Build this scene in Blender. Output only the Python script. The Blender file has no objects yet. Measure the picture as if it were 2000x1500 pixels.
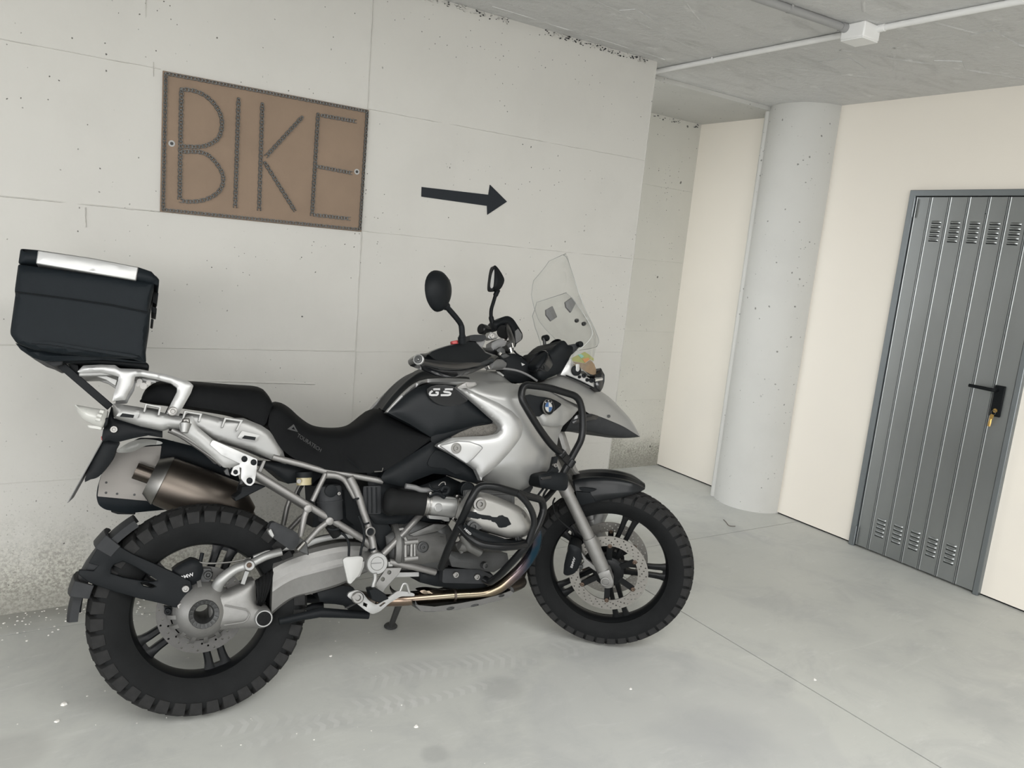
import bpy, bmesh, math, random
from mathutils import Matrix, Vector, geometry, noise
random.seed(7)
PI = math.pi
S = bpy.context.scene
COL = S.collection

# ------------------------------------------------------------------ camera, light, exposure
CAMH = 1.5162
F_PX = 1527.98
R_CAM = ((0.83744883, -0.5381633, 0.09518252),      # right
         (-0.01243222, -0.19287664, -0.98114425),   # down
         (0.54637431, 0.82047478, -0.16821489))     # forward
cam_d = bpy.data.cameras.new('camera')
cam = bpy.data.objects.new('camera', cam_d)
COL.objects.link(cam)
r_, d_, f_ = [Vector(v) for v in R_CAM]
cm = Matrix.Identity(4)
for i in range(3):
    cm[i][0] = r_[i]; cm[i][1] = -d_[i]; cm[i][2] = -f_[i]
cm[2][3] = CAMH
cam.matrix_world = cm
cam_d.sensor_width = 36.0
cam_d.lens = F_PX * 36.0 / 2000.0
cam_d.clip_start = 0.02
S.camera = cam

S.view_settings.view_transform = 'Standard'
S.view_settings.look = 'None'
S.view_settings.exposure = 0.81
S.view_settings.gamma = 1.0
S.view_settings.use_curve_mapping = False

W = bpy.data.worlds.new('overcast')
S.world = W
W.use_nodes = True
wn = W.node_tree.nodes; wl = W.node_tree.links
bg = wn['Background']
tc = wn.new('ShaderNodeTexCoord'); sx = wn.new('ShaderNodeSeparateXYZ')
mr = wn.new('ShaderNodeMapRange'); mr.inputs[1].default_value = -0.15; mr.inputs[2].default_value = 0.6
rp = wn.new('ShaderNodeValToRGB')
rp.color_ramp.elements[0].color = (0.42, 0.42, 0.41, 1)
rp.color_ramp.elements[1].color = (0.93, 0.97, 1.0, 1)
e = rp.color_ramp.elements.new(0.25); e.color = (0.97, 0.98, 1.0, 1)
wl.new(tc.outputs['Generated'], sx.inputs[0]); wl.new(sx.outputs[2], mr.inputs[0])
wl.new(mr.outputs[0], rp.inputs[0]); wl.new(rp.outputs[0], bg.inputs[0])
bg.inputs[1].default_value = 2.2

def area_light(name, loc, target, sx_, sy_, power, col=(1, 1, 1)):
    l = bpy.data.lights.new(name, 'AREA'); l.shape = 'RECTANGLE'
    l.size = sx_; l.size_y = sy_; l.energy = power; l.color = col
    o = bpy.data.objects.new(name, l); COL.objects.link(o)
    o.location = loc
    o.rotation_euler = (Vector(target) - Vector(loc)).to_track_quat('-Z', 'Y').to_euler()
    return o
# daylight coming in through the open garage entrance, up left behind the viewer
area_light('entrance_daylight', (-2.6, -2.4, 2.45), (0.2, 1.3, 0.0), 4.5, 2.4, 165, (1.0, 0.99, 0.965))
area_light('added_floor_fill', (1.0, -0.3, 2.52), (1.0, -0.25, 0.0), 3.2, 1.5, 66, (1.0, 1.0, 0.985))  # added overhead fill that brightens the floor; the ceiling has no opening there

# ------------------------------------------------------------------ pixel -> place helpers
def ray(x, y):
    a = (x - 1000.0) / F_PX; b = (y - 750.0) / F_PX
    return Vector([R_CAM[0][i] * a + R_CAM[1][i] * b + R_CAM[2][i] for i in range(3)])
CAMP = Vector((0, 0, CAMH))
def on_plane(x, y, axis, v):
    d = ray(x, y)
    return CAMP + d * ((v - CAMP[axis]) / d[axis])

Y_A, X_B, Z_C, Y_N = 3.2488, 4.2096, 2.546, 4.214
BX0, BY0, PSI, PHI = 0.5103, 2.3462, math.radians(-7.988), math.radians(14.458)
STEER, FCZ, WB, RAKE = math.radians(37.517), 0.3354, 1.507, math.radians(25.7)
BIKE = Matrix.Translation((BX0, BY0, 0.0015)) @ Matrix.Rotation(PSI, 4, 'Z') @ Matrix.Rotation(-PHI, 4, 'X')
_c = Vector((WB, 0, FCZ)); _ax = Vector((-math.sin(RAKE), 0, math.cos(RAKE)))
_q = _c - 0.044 * Vector((math.cos(RAKE), 0, math.sin(RAKE)))
FW = Matrix.Translation(_q) @ Matrix.Rotation(-STEER, 4, _ax) @ Matrix.Translation(_c - _q)   # wheel-local -> bike
BI = BIKE.inverted(); FI = (BIKE @ FW).inverted()
def _unp(inv, x, y, lat):
    o = inv @ CAMP; d = inv.to_3x3() @ ray(x, y)
    return o + d * ((lat - o.y) / d.y)
def U(p, lat): return _unp(BI, p[0], p[1], lat)       # bike frame
def V(p, lat): return _unp(FI, p[0], p[1], lat)       # steered front-wheel frame
def crop(ox, oy, s):
    return lambda *pts: [(ox + p[0] / s, oy + p[1] / s) for p in pts]
c1 = crop(0, 450, 5); c2 = crop(100, 680, 4); c3 = crop(500, 680, 4); c4 = crop(800, 480, 4)
c5 = crop(800, 700, 4); c6 = crop(100, 950, 4); c7 = crop(450, 900, 4); c8 = crop(900, 900, 4)
c9 = crop(660, 920, 6.6667); cA = crop(860, 920, 5.357); cB = crop(900, 600, 10); cC = crop(1030, 640, 10.714)
cS = crop(290, 120, 4.411)

# ------------------------------------------------------------------ materials
def nodes_of(m):
    m.use_nodes = True
    return m.node_tree.nodes, m.node_tree.links
def mat(name, col, rough=0.5, metal=0.0, var=0.12, scale=30.0, bump=0.0, coat=0.0, spec=0.5, bscale=None):
    m = bpy.data.materials.new(name); n, l = nodes_of(m)
    b = n['Principled BSDF']
    b.inputs['Roughness'].default_value = rough; b.inputs['Metallic'].default_value = metal
    b.inputs['Coat Weight'].default_value = coat; b.inputs['Specular IOR Level'].default_value = spec
    tc = n.new('ShaderNodeTexCoord'); nz = n.new('ShaderNodeTexNoise')
    nz.inputs['Scale'].default_value = scale; nz.inputs['Detail'].default_value = 5
    l.new(tc.outputs['Object'], nz.inputs['Vector'])
    mx = n.new('ShaderNodeMix'); mx.data_type = 'RGBA'
    mx.inputs[6].default_value = (*[c * (1 - var) for c in col], 1)
    mx.inputs[7].default_value = (*[min(1, c * (1 + var)) for c in col], 1)
    l.new(nz.outputs[0], mx.inputs[0]); l.new(mx.outputs[2], b.inputs['Base Color'])
    if bump:
        nb = nz
        if bscale:
            nb = n.new('ShaderNodeTexNoise'); nb.inputs['Scale'].default_value = bscale
            l.new(tc.outputs['Object'], nb.inputs['Vector'])
        bp = n.new('ShaderNodeBump'); bp.inputs['Strength'].default_value = bump; bp.inputs['Distance'].default_value = 0.002
        l.new(nb.outputs[0], bp.inputs['Height']); l.new(bp.outputs[0], b.inputs['Normal'])
    return m

M = {}
M['silver'] = mat('silver_paint', (0.27, 0.27, 0.262), 0.42, 0.5, 0.03, 8, coat=0.3, spec=0.50)
M['bright'] = mat('bright_silver_paint', (0.37, 0.37, 0.365), 0.42, 0.65, 0.03, 8, coat=0.2)
M['tail'] = mat('pale_silver_plastic', (0.275, 0.275, 0.268), 0.42, 0.6, 0.04, 14, spec=0.50)
M['frame'] = mat('grey_frame_paint', (0.205, 0.20, 0.193), 0.42, 0.6, 0.08, 25, spec=0.50)
M['cast'] = mat('cast_aluminium', (0.215, 0.212, 0.204), 0.5, 0.7, 0.10, 60, bump=0.15, bscale=400, spec=0.50)
M['castdark'] = mat('dark_cast_aluminium', (0.055, 0.056, 0.056), 0.55, 0.6, 0.15, 50, bump=0.2, bscale=300, spec=0.50)
M['black'] = mat('black_plastic', (0.0062, 0.0074, 0.0085), 0.5, 0, 0.15, 30, spec=0.12)
M['case'] = mat('black_case_plastic', (0.0078, 0.0105, 0.0128), 0.48, 0, 0.1, 40, bump=0.25, bscale=600, spec=0.10)
M['gloss'] = mat('black_gloss_paint', (0.0045, 0.0050, 0.0060), 0.16, 0, 0.1, 20, coat=0.5, spec=0.40)
M['tankblk'] = mat('black_tank_plastic', (0.0060, 0.0075, 0.0088), 0.42, 0, 0.1, 20, bump=0.08, bscale=900, spec=0.16)
M['seat'] = mat('black_seat_vinyl', (0.0052, 0.0056, 0.0060), 0.62, 0, 0.15, 50, bump=0.35, bscale=700, spec=0.07)
M['bar'] = mat('black_powder_coat', (0.0055, 0.0060, 0.0066), 0.3, 0, 0.1, 30, spec=0.22)
M['rubber'] = mat('rubber', (0.0085, 0.0088, 0.0090), 0.72, 0, 0.2, 40, spec=0.12)
M['tyre'] = mat('tyre_rubber', (0.0080, 0.0085, 0.0088), 0.68, 0, 0.3, 22, bump=0.2, bscale=200, spec=0.10)
M['lug'] = mat('tread_rubber', (0.0180, 0.0180, 0.0180), 0.72, 0, 0.35, 60, bump=0.2, bscale=200, spec=0.12)
M['greyplast'] = mat('grey_black_plastic', (0.0270, 0.0282, 0.0300), 0.55, 0, 0.2, 40, spec=0.12)
M['grey'] = mat('mid_grey_plastic', (0.13, 0.13, 0.13), 0.5, 0, 0.15, 40)
M['disc'] = mat('brake_disc_steel', (0.25, 0.24, 0.222), 0.42, 0.8, 0.12, 80)
M['discdark'] = mat('dark_disc_steel', (0.06, 0.058, 0.055), 0.45, 0.5, 0.15, 80)
M['steel'] = mat('stainless_steel', (0.21, 0.205, 0.195), 0.38, 1.0, 0.06, 30)
M['chrome'] = mat('polished_steel', (0.72, 0.72, 0.72), 0.14, 1.0, 0.03, 30)
M['muffler'] = mat('brown_stainless', (0.10, 0.085, 0.072), 0.36, 0.9, 0.22, 9)
M['alupanel'] = mat('pannier_aluminium', (0.15, 0.141, 0.13), 0.42, 0.75, 0.12, 12)
M['white'] = mat('white_plastic', (0.34, 0.34, 0.33), 0.45, 0, 0.03, 20)
M['lens'] = mat('frosted_clear_lens', (0.42, 0.42, 0.395), 0.25, 0, 0.04, 60)
M['foam'] = mat('speckled_mesh_foam', (0.10, 0.093, 0.083), 0.9, 0, 0.75, 260, bump=0.6, bscale=350, spec=0.50)
M['blue'] = mat('badge_blue', (0.02, 0.07, 0.18), 0.3, 0, 0.02)
M['red'] = mat('red_plastic', (0.30, 0.03, 0.03), 0.4, 0, 0.05)
M['yellowfluid'] = mat('yellowed_reservoir', (0.30, 0.26, 0.15), 0.35, 0, 0.1, 30)
M['stk_green'] = mat('sticker_green', (0.20, 0.205, 0.04), 0.4, 0, 0.2, 60)
M['stk_orange'] = mat('sticker_orange', (0.36, 0.135, 0.02), 0.4, 0, 0.2, 60)
M['stk_teal'] = mat('sticker_teal', (0.13, 0.31, 0.25), 0.4, 0, 0.3, 60)
M['stk_brown'] = mat('sticker_brown', (0.15, 0.10, 0.055), 0.4, 0, 0.3, 60)
M['textgrey'] = mat('dark_grey_print', (0.0105, 0.0105, 0.0105), 0.6)
M['textlight'] = mat('silver_print', (0.36, 0.36, 0.36), 0.4, 0.3)
M['galv'] = mat('galvanised_sheet', (0.33, 0.345, 0.345), 0.34, 0.85, 0.10, 3.5)
def galv_mat():
    g = NB('galvanised_sheet_worn')
    col = g.mix(g.noise(2.0, 6, 0.6, g.scalevec((1, 1, 0.35))), (0.25, 0.265, 0.265), (0.39, 0.405, 0.405))
    g.put(g.b.inputs['Base Color'], col); g.b.inputs['Metallic'].default_value = 0.85
    g.put(g.b.inputs['Roughness'], g.smooth(g.noise(2.0, 2), 0.3, 0.7, 0.32, 0.40)); return g.m
M['galvframe'] = mat('galvanised_frame', (0.22, 0.24, 0.25), 0.42, 0.8, 0.08, 4)
M['button'] = mat('rotor_button_bronze', (0.08, 0.055, 0.04), 0.45, 0.7, 0.1)
M['wheel'] = mat('black_wheel_paint', (0.0050, 0.0055, 0.0060), 0.36, 0, 0.1, 20, spec=0.15)
M['brass'] = mat('brass', (0.55, 0.36, 0.12), 0.35, 0.9, 0.1)
M['ply'] = mat('hardboard', (0.205, 0.145, 0.100), 0.7, 0, 0.14, 7, bump=0.2, bscale=120)
M['chain'] = mat('oiled_chain_steel', (0.12, 0.12, 0.115), 0.55, 0.5, 0.35, 120)
M['arrowblk'] = mat('black_painted_plate', (0.0080, 0.0112, 0.0160), 0.5, 0, 0.05, spec=0.28)
M['pvc'] = mat('white_pvc', (0.74, 0.74, 0.73), 0.4, 0, 0.04, 9)
M['pvcgrey'] = mat('grey_painted_pipe', (0.27, 0.27, 0.27), 0.45, 0, 0.06, 9)
M['chip'] = mat('plaster_chip', (0.72, 0.70, 0.66), 0.85, 0, 0.1)
M['wire'] = mat('rusty_wire', (0.12, 0.10, 0.085), 0.7, 0.2, 0.2)

# heat-tinted header pipe: colour follows position along the pipe
def exhaust_mat():
    m = bpy.data.materials.new('heat_tinted_steel'); n, l = nodes_of(m); b = n['Principled BSDF']
    b.inputs['Metallic'].default_value = 1; b.inputs['Roughness'].default_value = 0.22
    tc = n.new('ShaderNodeTexCoord'); sp = n.new('ShaderNodeSeparateXYZ'); l.new(tc.outputs['Object'], sp.inputs[0])
    nz = n.new('ShaderNodeTexNoise'); nz.inputs['Scale'].default_value = 22; l.new(tc.outputs['Object'], nz.inputs['Vector'])
    ad = n.new('ShaderNodeMath'); ad.operation = 'MULTIPLY_ADD'; ad.inputs[1].default_value = 0.05
    l.new(nz.outputs[0], ad.inputs[0]); l.new(sp.outputs[0], ad.inputs[2])
    mr = n.new('ShaderNodeMapRange'); mr.inputs[1].default_value = 0.55; mr.inputs[2].default_value = 1.12
    l.new(ad.outputs[0], mr.inputs[0])
    cr = n.new('ShaderNodeValToRGB'); el = cr.color_ramp.elements
    el[0].color = (0.15, 0.10, 0.075, 1); el[1].color = (0.02, 0.05, 0.075, 1)
    for p, c in ((0.25, (0.20, 0.155, 0.12)), (0.5, (0.21, 0.185, 0.135)), (0.78, (0.19, 0.15, 0.105)), (0.88, (0.13, 0.10, 0.12)), (0.93, (0.022, 0.065, 0.105))):
        q = el.new(p); q.color = (*c, 1)
    l.new(mr.outputs[0], cr.inputs[0]); l.new(cr.outputs[0], b.inputs['Base Color'])
    return m
M['exhaust'] = exhaust_mat()
M['headcover'] = mat('sanded_aluminium_cover', (0.285, 0.28, 0.265), 0.45, 0.6, 0.08, 20)
M['gearcase'] = mat('grey_gear_casing', (0.105, 0.104, 0.10), 0.5, 0.6, 0.15, 50, bump=0.2, bscale=300)

def clear_mat():
    m = bpy.data.materials.new('clear_acrylic'); n, l = nodes_of(m)
    n.remove(n['Principled BSDF']); out = n['Material Output']
    tr = n.new('ShaderNodeBsdfTransparent'); tr.inputs[0].default_value = (0.955, 0.96, 0.95, 1)
    gl = n.new('ShaderNodeBsdfGlossy'); gl.inputs['Roughness'].default_value = 0.06
    df = n.new('ShaderNodeBsdfDiffuse'); df.inputs[0].default_value = (0.55, 0.55, 0.53, 1)
    tcx = n.new('ShaderNodeTexCoord'); nz = n.new('ShaderNodeTexNoise'); nz.inputs['Scale'].default_value = 14
    l.new(tcx.outputs['Object'], nz.inputs['Vector'])
    hz = n.new('ShaderNodeMapRange'); hz.inputs[3].default_value = 0.03; hz.inputs[4].default_value = 0.13
    l.new(nz.outputs[0], hz.inputs[0])
    lw = n.new('ShaderNodeLayerWeight'); lw.inputs[0].default_value = 0.5
    fr = n.new('ShaderNodeMapRange'); fr.inputs[1].default_value = 0.55; fr.inputs[2].default_value = 1.0; fr.inputs[3].default_value = 0.035; fr.inputs[4].default_value = 0.45
    l.new(lw.outputs['Facing'], fr.inputs[0])
    m1 = n.new('ShaderNodeMixShader'); m2 = n.new('ShaderNodeMixShader')
    l.new(hz.outputs[0], m1.inputs[0]); l.new(tr.outputs[0], m1.inputs[1]); l.new(df.outputs[0], m1.inputs[2])
    l.new(fr.outputs[0], m2.inputs[0]); l.new(m1.outputs[0], m2.inputs[1]); l.new(gl.outputs[0], m2.inputs[2])
    l.new(m2.outputs[0], out.inputs[0])
    return m
M['clear'] = clear_mat()

class NB:
    """small node-graph writer"""
    def __init__(s, name):
        s.m = bpy.data.materials.new(name); s.n, s.l = nodes_of(s.m); s.b = s.n['Principled BSDF']
        s.tc = s.n.new('ShaderNodeTexCoord').outputs['Object']
        s.sep = s.n.new('ShaderNodeSeparateXYZ'); s.l.new(s.tc, s.sep.inputs[0])
        s.x, s.y, s.z = s.sep.outputs
    def put(s, sock, v):
        if hasattr(v, 'is_linked'): s.l.new(v, sock)
        else: sock.default_value = v
    def math(s, op, a, b=0.0, c=0.0, clamp=False):
        q = s.n.new('ShaderNodeMath'); q.operation = op; q.use_clamp = clamp
        s.put(q.inputs[0], a); s.put(q.inputs[1], b)
        if op in ('MULTIPLY_ADD',): s.put(q.inputs[2], c)
        return q.outputs[0]
    def noise(s, scale, detail=4, rough=0.5, vec=None, dist=0.0):
        q = s.n.new('ShaderNodeTexNoise'); q.inputs['Scale'].default_value = scale
        q.inputs['Detail'].default_value = detail; q.inputs['Roughness'].default_value = rough
        q.inputs['Distortion'].default_value = dist
        s.l.new(vec or s.tc, q.inputs['Vector']); return q.outputs[0]
    def vor(s, scale, rnd=1.0, vec=None):
        q = s.n.new('ShaderNodeTexVoronoi'); q.inputs['Scale'].default_value = scale
        q.inputs['Randomness'].default_value = rnd
        s.l.new(vec or s.tc, q.inputs['Vector']); return q.outputs['Distance'], q.outputs['Color']
    def smooth(s, v, a, b, lo=0.0, hi=1.0):
        q = s.n.new('ShaderNodeMapRange'); q.interpolation_type = 'SMOOTHSTEP'
        s.put(q.inputs[0], v)
        for i, w in ((1, a), (2, b), (3, lo), (4, hi)): s.put(q.inputs[i], w)
        return q.outputs[0]
    def mix(s, f, a, b, mode='MIX'):
        q = s.n.new('ShaderNodeMix'); q.data_type = 'RGBA'; q.blend_type = mode
        s.put(q.inputs[0], f)
        for i, w in ((6, a), (7, b)):
            if isinstance(w, tuple): w = (*w[:3], 1)
            s.put(q.inputs[i], w)
        return q.outputs[2]
    def scalevec(s, v):
        q = s.n.new('ShaderNodeMapping'); q.inputs['Scale'].default_value = v
        s.l.new(s.tc, q.inputs[0]); return q.outputs[0]
    def bump(s, h, strength, dist=0.004, prev=None):
        q = s.n.new('ShaderNodeBump'); q.inputs['Strength'].default_value = strength; q.inputs['Distance'].default_value = dist
        s.l.new(h, q.inputs['Height'])
        if prev: s.l.new(prev, q.inputs['Normal'])
        return q.outputs[0]

M['galv'] = galv_mat()
def pits(g, scale, prob, rad, vec=None):
    """mask of round air-bubble pits: cells of a Voronoi grid, a few of them holed"""
    d, c = g.vor(scale, 1.0, vec)
    sp = g.n.new('ShaderNodeSeparateColor'); g.l.new(c, sp.inputs[0])
    has = g.math('GREATER_THAN', sp.outputs[0], 1 - prob)
    r = g.math('MULTIPLY_ADD', sp.outputs[1], rad * 0.8, rad * 0.35)
    ins = g.smooth(d, r, g.math('MULTIPLY', r, 0.7))
    return g.math('MULTIPLY', has, ins)

def wall_mat(name, base, warm, pitty=1.0, foot=True, brushed=True, footz=0.33):
    g = NB(name)
    col = g.mix(g.noise(1.1, 5), base, warm)
    col = g.mix(g.math('MULTIPLY', g.smooth(g.noise(3.0, 6, 0.62), 0.42, 0.72), 0.13), col, tuple(c * 0.72 for c in base))
    st = g.noise(2.2, 6, 0.65, g.scalevec((6, 6, 0.6)))
    col = g.mix(g.math('MULTIPLY', g.smooth(st, 0.5, 0.75), 0.10), col, tuple(min(1, c * 1.12) for c in base))
    wob = g.n.new('ShaderNodeVectorMath'); wob.operation = 'ADD'
    nzc = g.n.new('ShaderNodeTexNoise'); nzc.inputs['Scale'].default_value = 34; g.l.new(g.tc, nzc.inputs['Vector'])
    sc = g.n.new('ShaderNodeVectorMath'); sc.operation = 'SCALE'; sc.inputs[3].default_value = 0.016; g.l.new(nzc.outputs[1], sc.inputs[0])
    g.l.new(g.tc, wob.inputs[0]); g.l.new(sc.outputs[0], wob.inputs[1]); wv = wob.outputs[0]
    dens = g.smooth(g.noise(1.6, 3), 0.32, 0.56)
    p = g.math('MAXIMUM', g.math('MULTIPLY', pits(g, 24, 0.62, 0.15, wv), dens), pits(g, 8, 0.34, 0.078, wv))
    p = g.math('MAXIMUM', p, g.math('MULTIPLY', pits(g, 48, 0.40, 0.20, wv), g.smooth(g.noise(2.4, 2), 0.5, 0.62)))
    p = g.math('MULTIPLY', p, pitty, clamp=True)
    h = g.math('ADD', g.math('MULTIPLY', g.noise(60, 5, 0.6), 0.25), g.math('MULTIPLY', g.noise(9, 4), 0.4))
    h = g.math('SUBTRACT', h, g.math('MULTIPLY', p, 1.6))
    if foot:
        # bare, rough concrete showing through along the bottom of the wall
        edge = g.math('ADD', g.z, g.math('MULTIPLY', g.math('SUBTRACT', g.noise(3.2, 6, 0.65), 0.5), 0.42))
        m = g.smooth(edge, footz + 0.12, footz - 0.14)
        if name == 'painted_concrete': m = g.math('MULTIPLY', m, g.smooth(g.x, 2.35, 1.0))
        grit = g.noise(85, 5, 0.75)
        bare = g.mix(g.smooth(grit, 0.38, 0.62), (0.17, 0.165, 0.14), (0.44, 0.43, 0.375))
        bare = g.mix(g.math('MULTIPLY', g.smooth(g.z, 0.16, 0.02), 0.55), bare, (0.17, 0.165, 0.14))
        col = g.mix(g.math('MULTIPLY', m, 0.85), col, bare)
        spk = g.smooth(g.noise(120, 3, 0.6), 0.61, 0.68)
        fz = g.smooth(g.math('ADD', g.z, g.math('MULTIPLY', g.noise(2.5, 4), 0.25)), footz + 0.55, footz + 0.02)
        col = g.mix(g.math('MULTIPLY', g.math('MULTIPLY', spk, fz), 0.8), col, (0.20, 0.195, 0.17))
        h = g.math('ADD', h, g.math('MULTIPLY', g.math('MULTIPLY', grit, m), 1.2))
    col = g.mix(g.math('MULTIPLY', p, 0.92), col, (0.055, 0.052, 0.046))
    g.put(g.b.inputs['Base Color'], col); g.b.inputs['Roughness'].default_value = 0.72
    g.b.inputs['Specular IOR Level'].default_value = 0.35
    g.put(g.b.inputs['Normal'], g.bump(h, 0.42, 0.004))
    return g.m
M['concrete'] = wall_mat('painted_concrete', (0.475, 0.465, 0.435), (0.535, 0.525, 0.495), footz=0.25)
M['concrete_grey'] = wall_mat('painted_concrete_recess', (0.53, 0.52, 0.475), (0.59, 0.58, 0.53), 0.9, True, footz=0.22)
M['column'] = wall_mat('painted_column', (0.48, 0.478, 0.455), (0.54, 0.535, 0.51), 0.7, False)

def plaster():
    g = NB('smooth_plaster')
    col = g.mix(g.noise(0.9, 4), (0.72, 0.675, 0.60), (0.76, 0.72, 0.65))
    col = g.mix(g.math('MULTIPLY', g.smooth(g.noise(1.7, 3), 0.5, 0.75), 0.10), col, (0.56, 0.55, 0.54))
    g.put(g.b.inputs['Base Color'], col); g.b.inputs['Roughness'].default_value = 0.6
    g.put(g.b.inputs['Normal'], g.bump(g.noise(30, 3), 0.05, 0.002))
    return g.m
M['plaster'] = plaster()

def ceil_mat():
    g = NB('rough_ceiling_paint')
    col = g.mix(g.noise(1.3, 5), (0.50, 0.50, 0.495), (0.62, 0.62, 0.615))
    stroke = g.noise(3.0, 7, 0.7, g.scalevec((1.0, 3.2, 1)), 0.6)
    col = g.mix(g.math('MULTIPLY', g.smooth(stroke, 0.48, 0.72), 0.55), col, (0.36, 0.36, 0.355))
    col = g.mix(g.math('MULTIPLY', g.smooth(g.noise(9, 5, 0.6), 0.60, 0.72), 0.5), col, (0.76, 0.76, 0.755))
    d, c = g.vor(2.2, 1.0, None)
    h = g.math('ADD', g.math('MULTIPLY', g.noise(7, 7, 0.65), 1.4), g.math('MULTIPLY', g.noise(40, 4), 0.35))
    g.put(g.b.inputs['Base Color'], col); g.b.inputs['Roughness'].default_value = 0.5
    g.put(g.b.inputs['Normal'], g.bump(h, 0.9, 0.012))
    return g.m
M['ceiling'] = ceil_mat()

def floor_mat():
    g = NB('trowelled_concrete_floor')
    col = g.mix(g.noise(0.9, 5, 0.55), (0.43, 0.437, 0.415), (0.525, 0.53, 0.50))
    col = g.mix(g.math('MULTIPLY', g.smooth(g.noise(2.6, 7, 0.66, None, 0.8), 0.44, 0.70), 0.50), col, (0.34, 0.345, 0.345))
    col = g.mix(g.math('MULTIPLY', g.smooth(g.noise(5.5, 6, 0.7, g.scalevec((1, 2.5, 1))), 0.54, 0.76), 0.30), col, (0.64, 0.64, 0.62))
    scr = g.noise(7, 8, 0.78, g.scalevec((0.35, 2.6, 1)), 1.2)
    col = g.mix(g.math('MULTIPLY', g.smooth(scr, 0.56, 0.72), 0.30), col, (0.66, 0.66, 0.635))
    col = g.mix(g.math('MULTIPLY', g.smooth(g.noise(14, 8, 0.75), 0.55, 0.75), 0.28), col, (0.33, 0.335, 0.33))
    spk = pits(g, 26, 0.12, 0.06)
    col = g.mix(g.math('MULTIPLY', spk, 0.7), col, (0.68, 0.67, 0.64))
    def disc(cx, cy, r, soft):
        dx = g.math('SUBTRACT', g.x, cx); dy = g.math('SUBTRACT', g.y, cy)
        d = g.math('SQRT', g.math('ADD', g.math('MULTIPLY', dx, dx), g.math('MULTIPLY', dy, dy)))
        d = g.math('ADD', d, g.math('MULTIPLY', g.math('SUBTRACT', g.noise(5, 4), 0.5), soft * 1.5))
        return d, dx, dy
    for cx, cy, r, soft, k, cc in FLOOR_STAINS:
        d, dx, dy = disc(cx, cy, r, soft)
        msk = g.smooth(d, r, r - soft)
        col = g.mix(g.math('MULTIPLY', msk, k), col, cc)
    # tyre tracks: dusty bands crossed by lug marks, along lines on the floor
    for (x0, y0, x1, y1, w, k) in FLOOR_TRACKS:
        L = math.hypot(x1 - x0, y1 - y0); ux, uy = (x1 - x0) / L, (y1 - y0) / L
        dx = g.math('SUBTRACT', g.x, x0); dy = g.math('SUBTRACT', g.y, y0)
        t = g.math('ADD', g.math('MULTIPLY', dx, ux), g.math('MULTIPLY', dy, uy))
        s = g.math('ABSOLUTE', g.math('SUBTRACT', g.math('MULTIPLY', dx, -uy), g.math('MULTIPLY', dy, -ux)))
        band = g.math('MULTIPLY', g.smooth(s, w, w * 0.6), g.math('MULTIPLY', g.smooth(t, -0.05, 0.08), g.smooth(t, L + 0.05, L - 0.1)))
        lug = g.smooth(g.math('SINE', g.math('MULTIPLY', g.math('ADD', t, g.math('MULTIPLY', s, 0.5)), 2 * PI / 0.045)), -0.1, 0.5)
        brk = g.smooth(g.noise(6, 4), 0.36, 0.62)
        band = g.math('MULTIPLY', band, brk)
        col = g.mix(g.math('MULTIPLY', band, k * 0.55), col, (0.36, 0.36, 0.355))
        col = g.mix(g.math('MULTIPLY', g.math('MULTIPLY', band, lug), k), col, (0.62, 0.62, 0.60))
    # dirt along the left part of the back wall
    edge = g.math('ADD', g.y, g.math('MULTIPLY', g.noise(6, 5), 0.16))
    m = g.math('MULTIPLY', g.smooth(edge, 3.12, 3.34), g.smooth(g.x, 1.2, 0.1))
    col = g.mix(g.math('MULTIPLY', m, 0.6), col, (0.22, 0.21, 0.18))
    g.put(g.b.inputs['Base Color'], col)
    g.put(g.b.inputs['Roughness'], g.smooth(g.noise(2.2, 5), 0.3, 0.7, 0.42, 0.62))
    h = g.math('ADD', g.math('MULTIPLY', g.noise(80, 4), 0.12), g.math('MULTIPLY', g.noise(6, 5), 0.5))
    g.put(g.b.inputs['Normal'], g.bump(h, 0.18, 0.003))
    return g.m
def FP(x, y):
    p = on_plane(x, y, 2, 0.0); return p.x, p.y
FLOOR_STAINS = []
for (px, py, r, soft, k, cc) in ((1330, 1420, 0.55, 0.05, 0.30, (0.36, 0.365, 0.37)),
                                 (985, 1345, 0.10, 0.06, 0.40, (0.30, 0.30, 0.295)),
                                 (1525, 1340, 0.07, 0.05, 0.35, (0.30, 0.305, 0.31)),
                                 (850, 1472, 0.055, 0.03, 0.40, (0.28, 0.28, 0.275)),
                                 (560, 1465, 0.10, 0.07, 0.25, (0.34, 0.335, 0.325)),
                                 (20, 1470, 0.12, 0.06, 0.35, (0.32, 0.315, 0.305)),
                                 (1400, 1440, 0.28, 0.22, 0.45, (0.31, 0.315, 0.325)),
                                 (1930, 1400, 0.22, 0.2, 0.40, (0.30, 0.305, 0.31))):
    x, y = FP(px, py); FLOOR_STAINS.append((x, y, r, soft, k, cc))
FLOOR_TRACKS = []
for (a, b, w, k) in (((350, 1435), (830, 1360), 0.05, 0.35), ((700, 1330), (1130, 1265), 0.075, 0.30), ((480, 1455), (980, 1330), 0.03, 0.30)):
    xa, ya = FP(*a); xb, yb = FP(*b); FLOOR_TRACKS.append((xa, ya, xb, yb, w, k))
M['floor'] = floor_mat()

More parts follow.
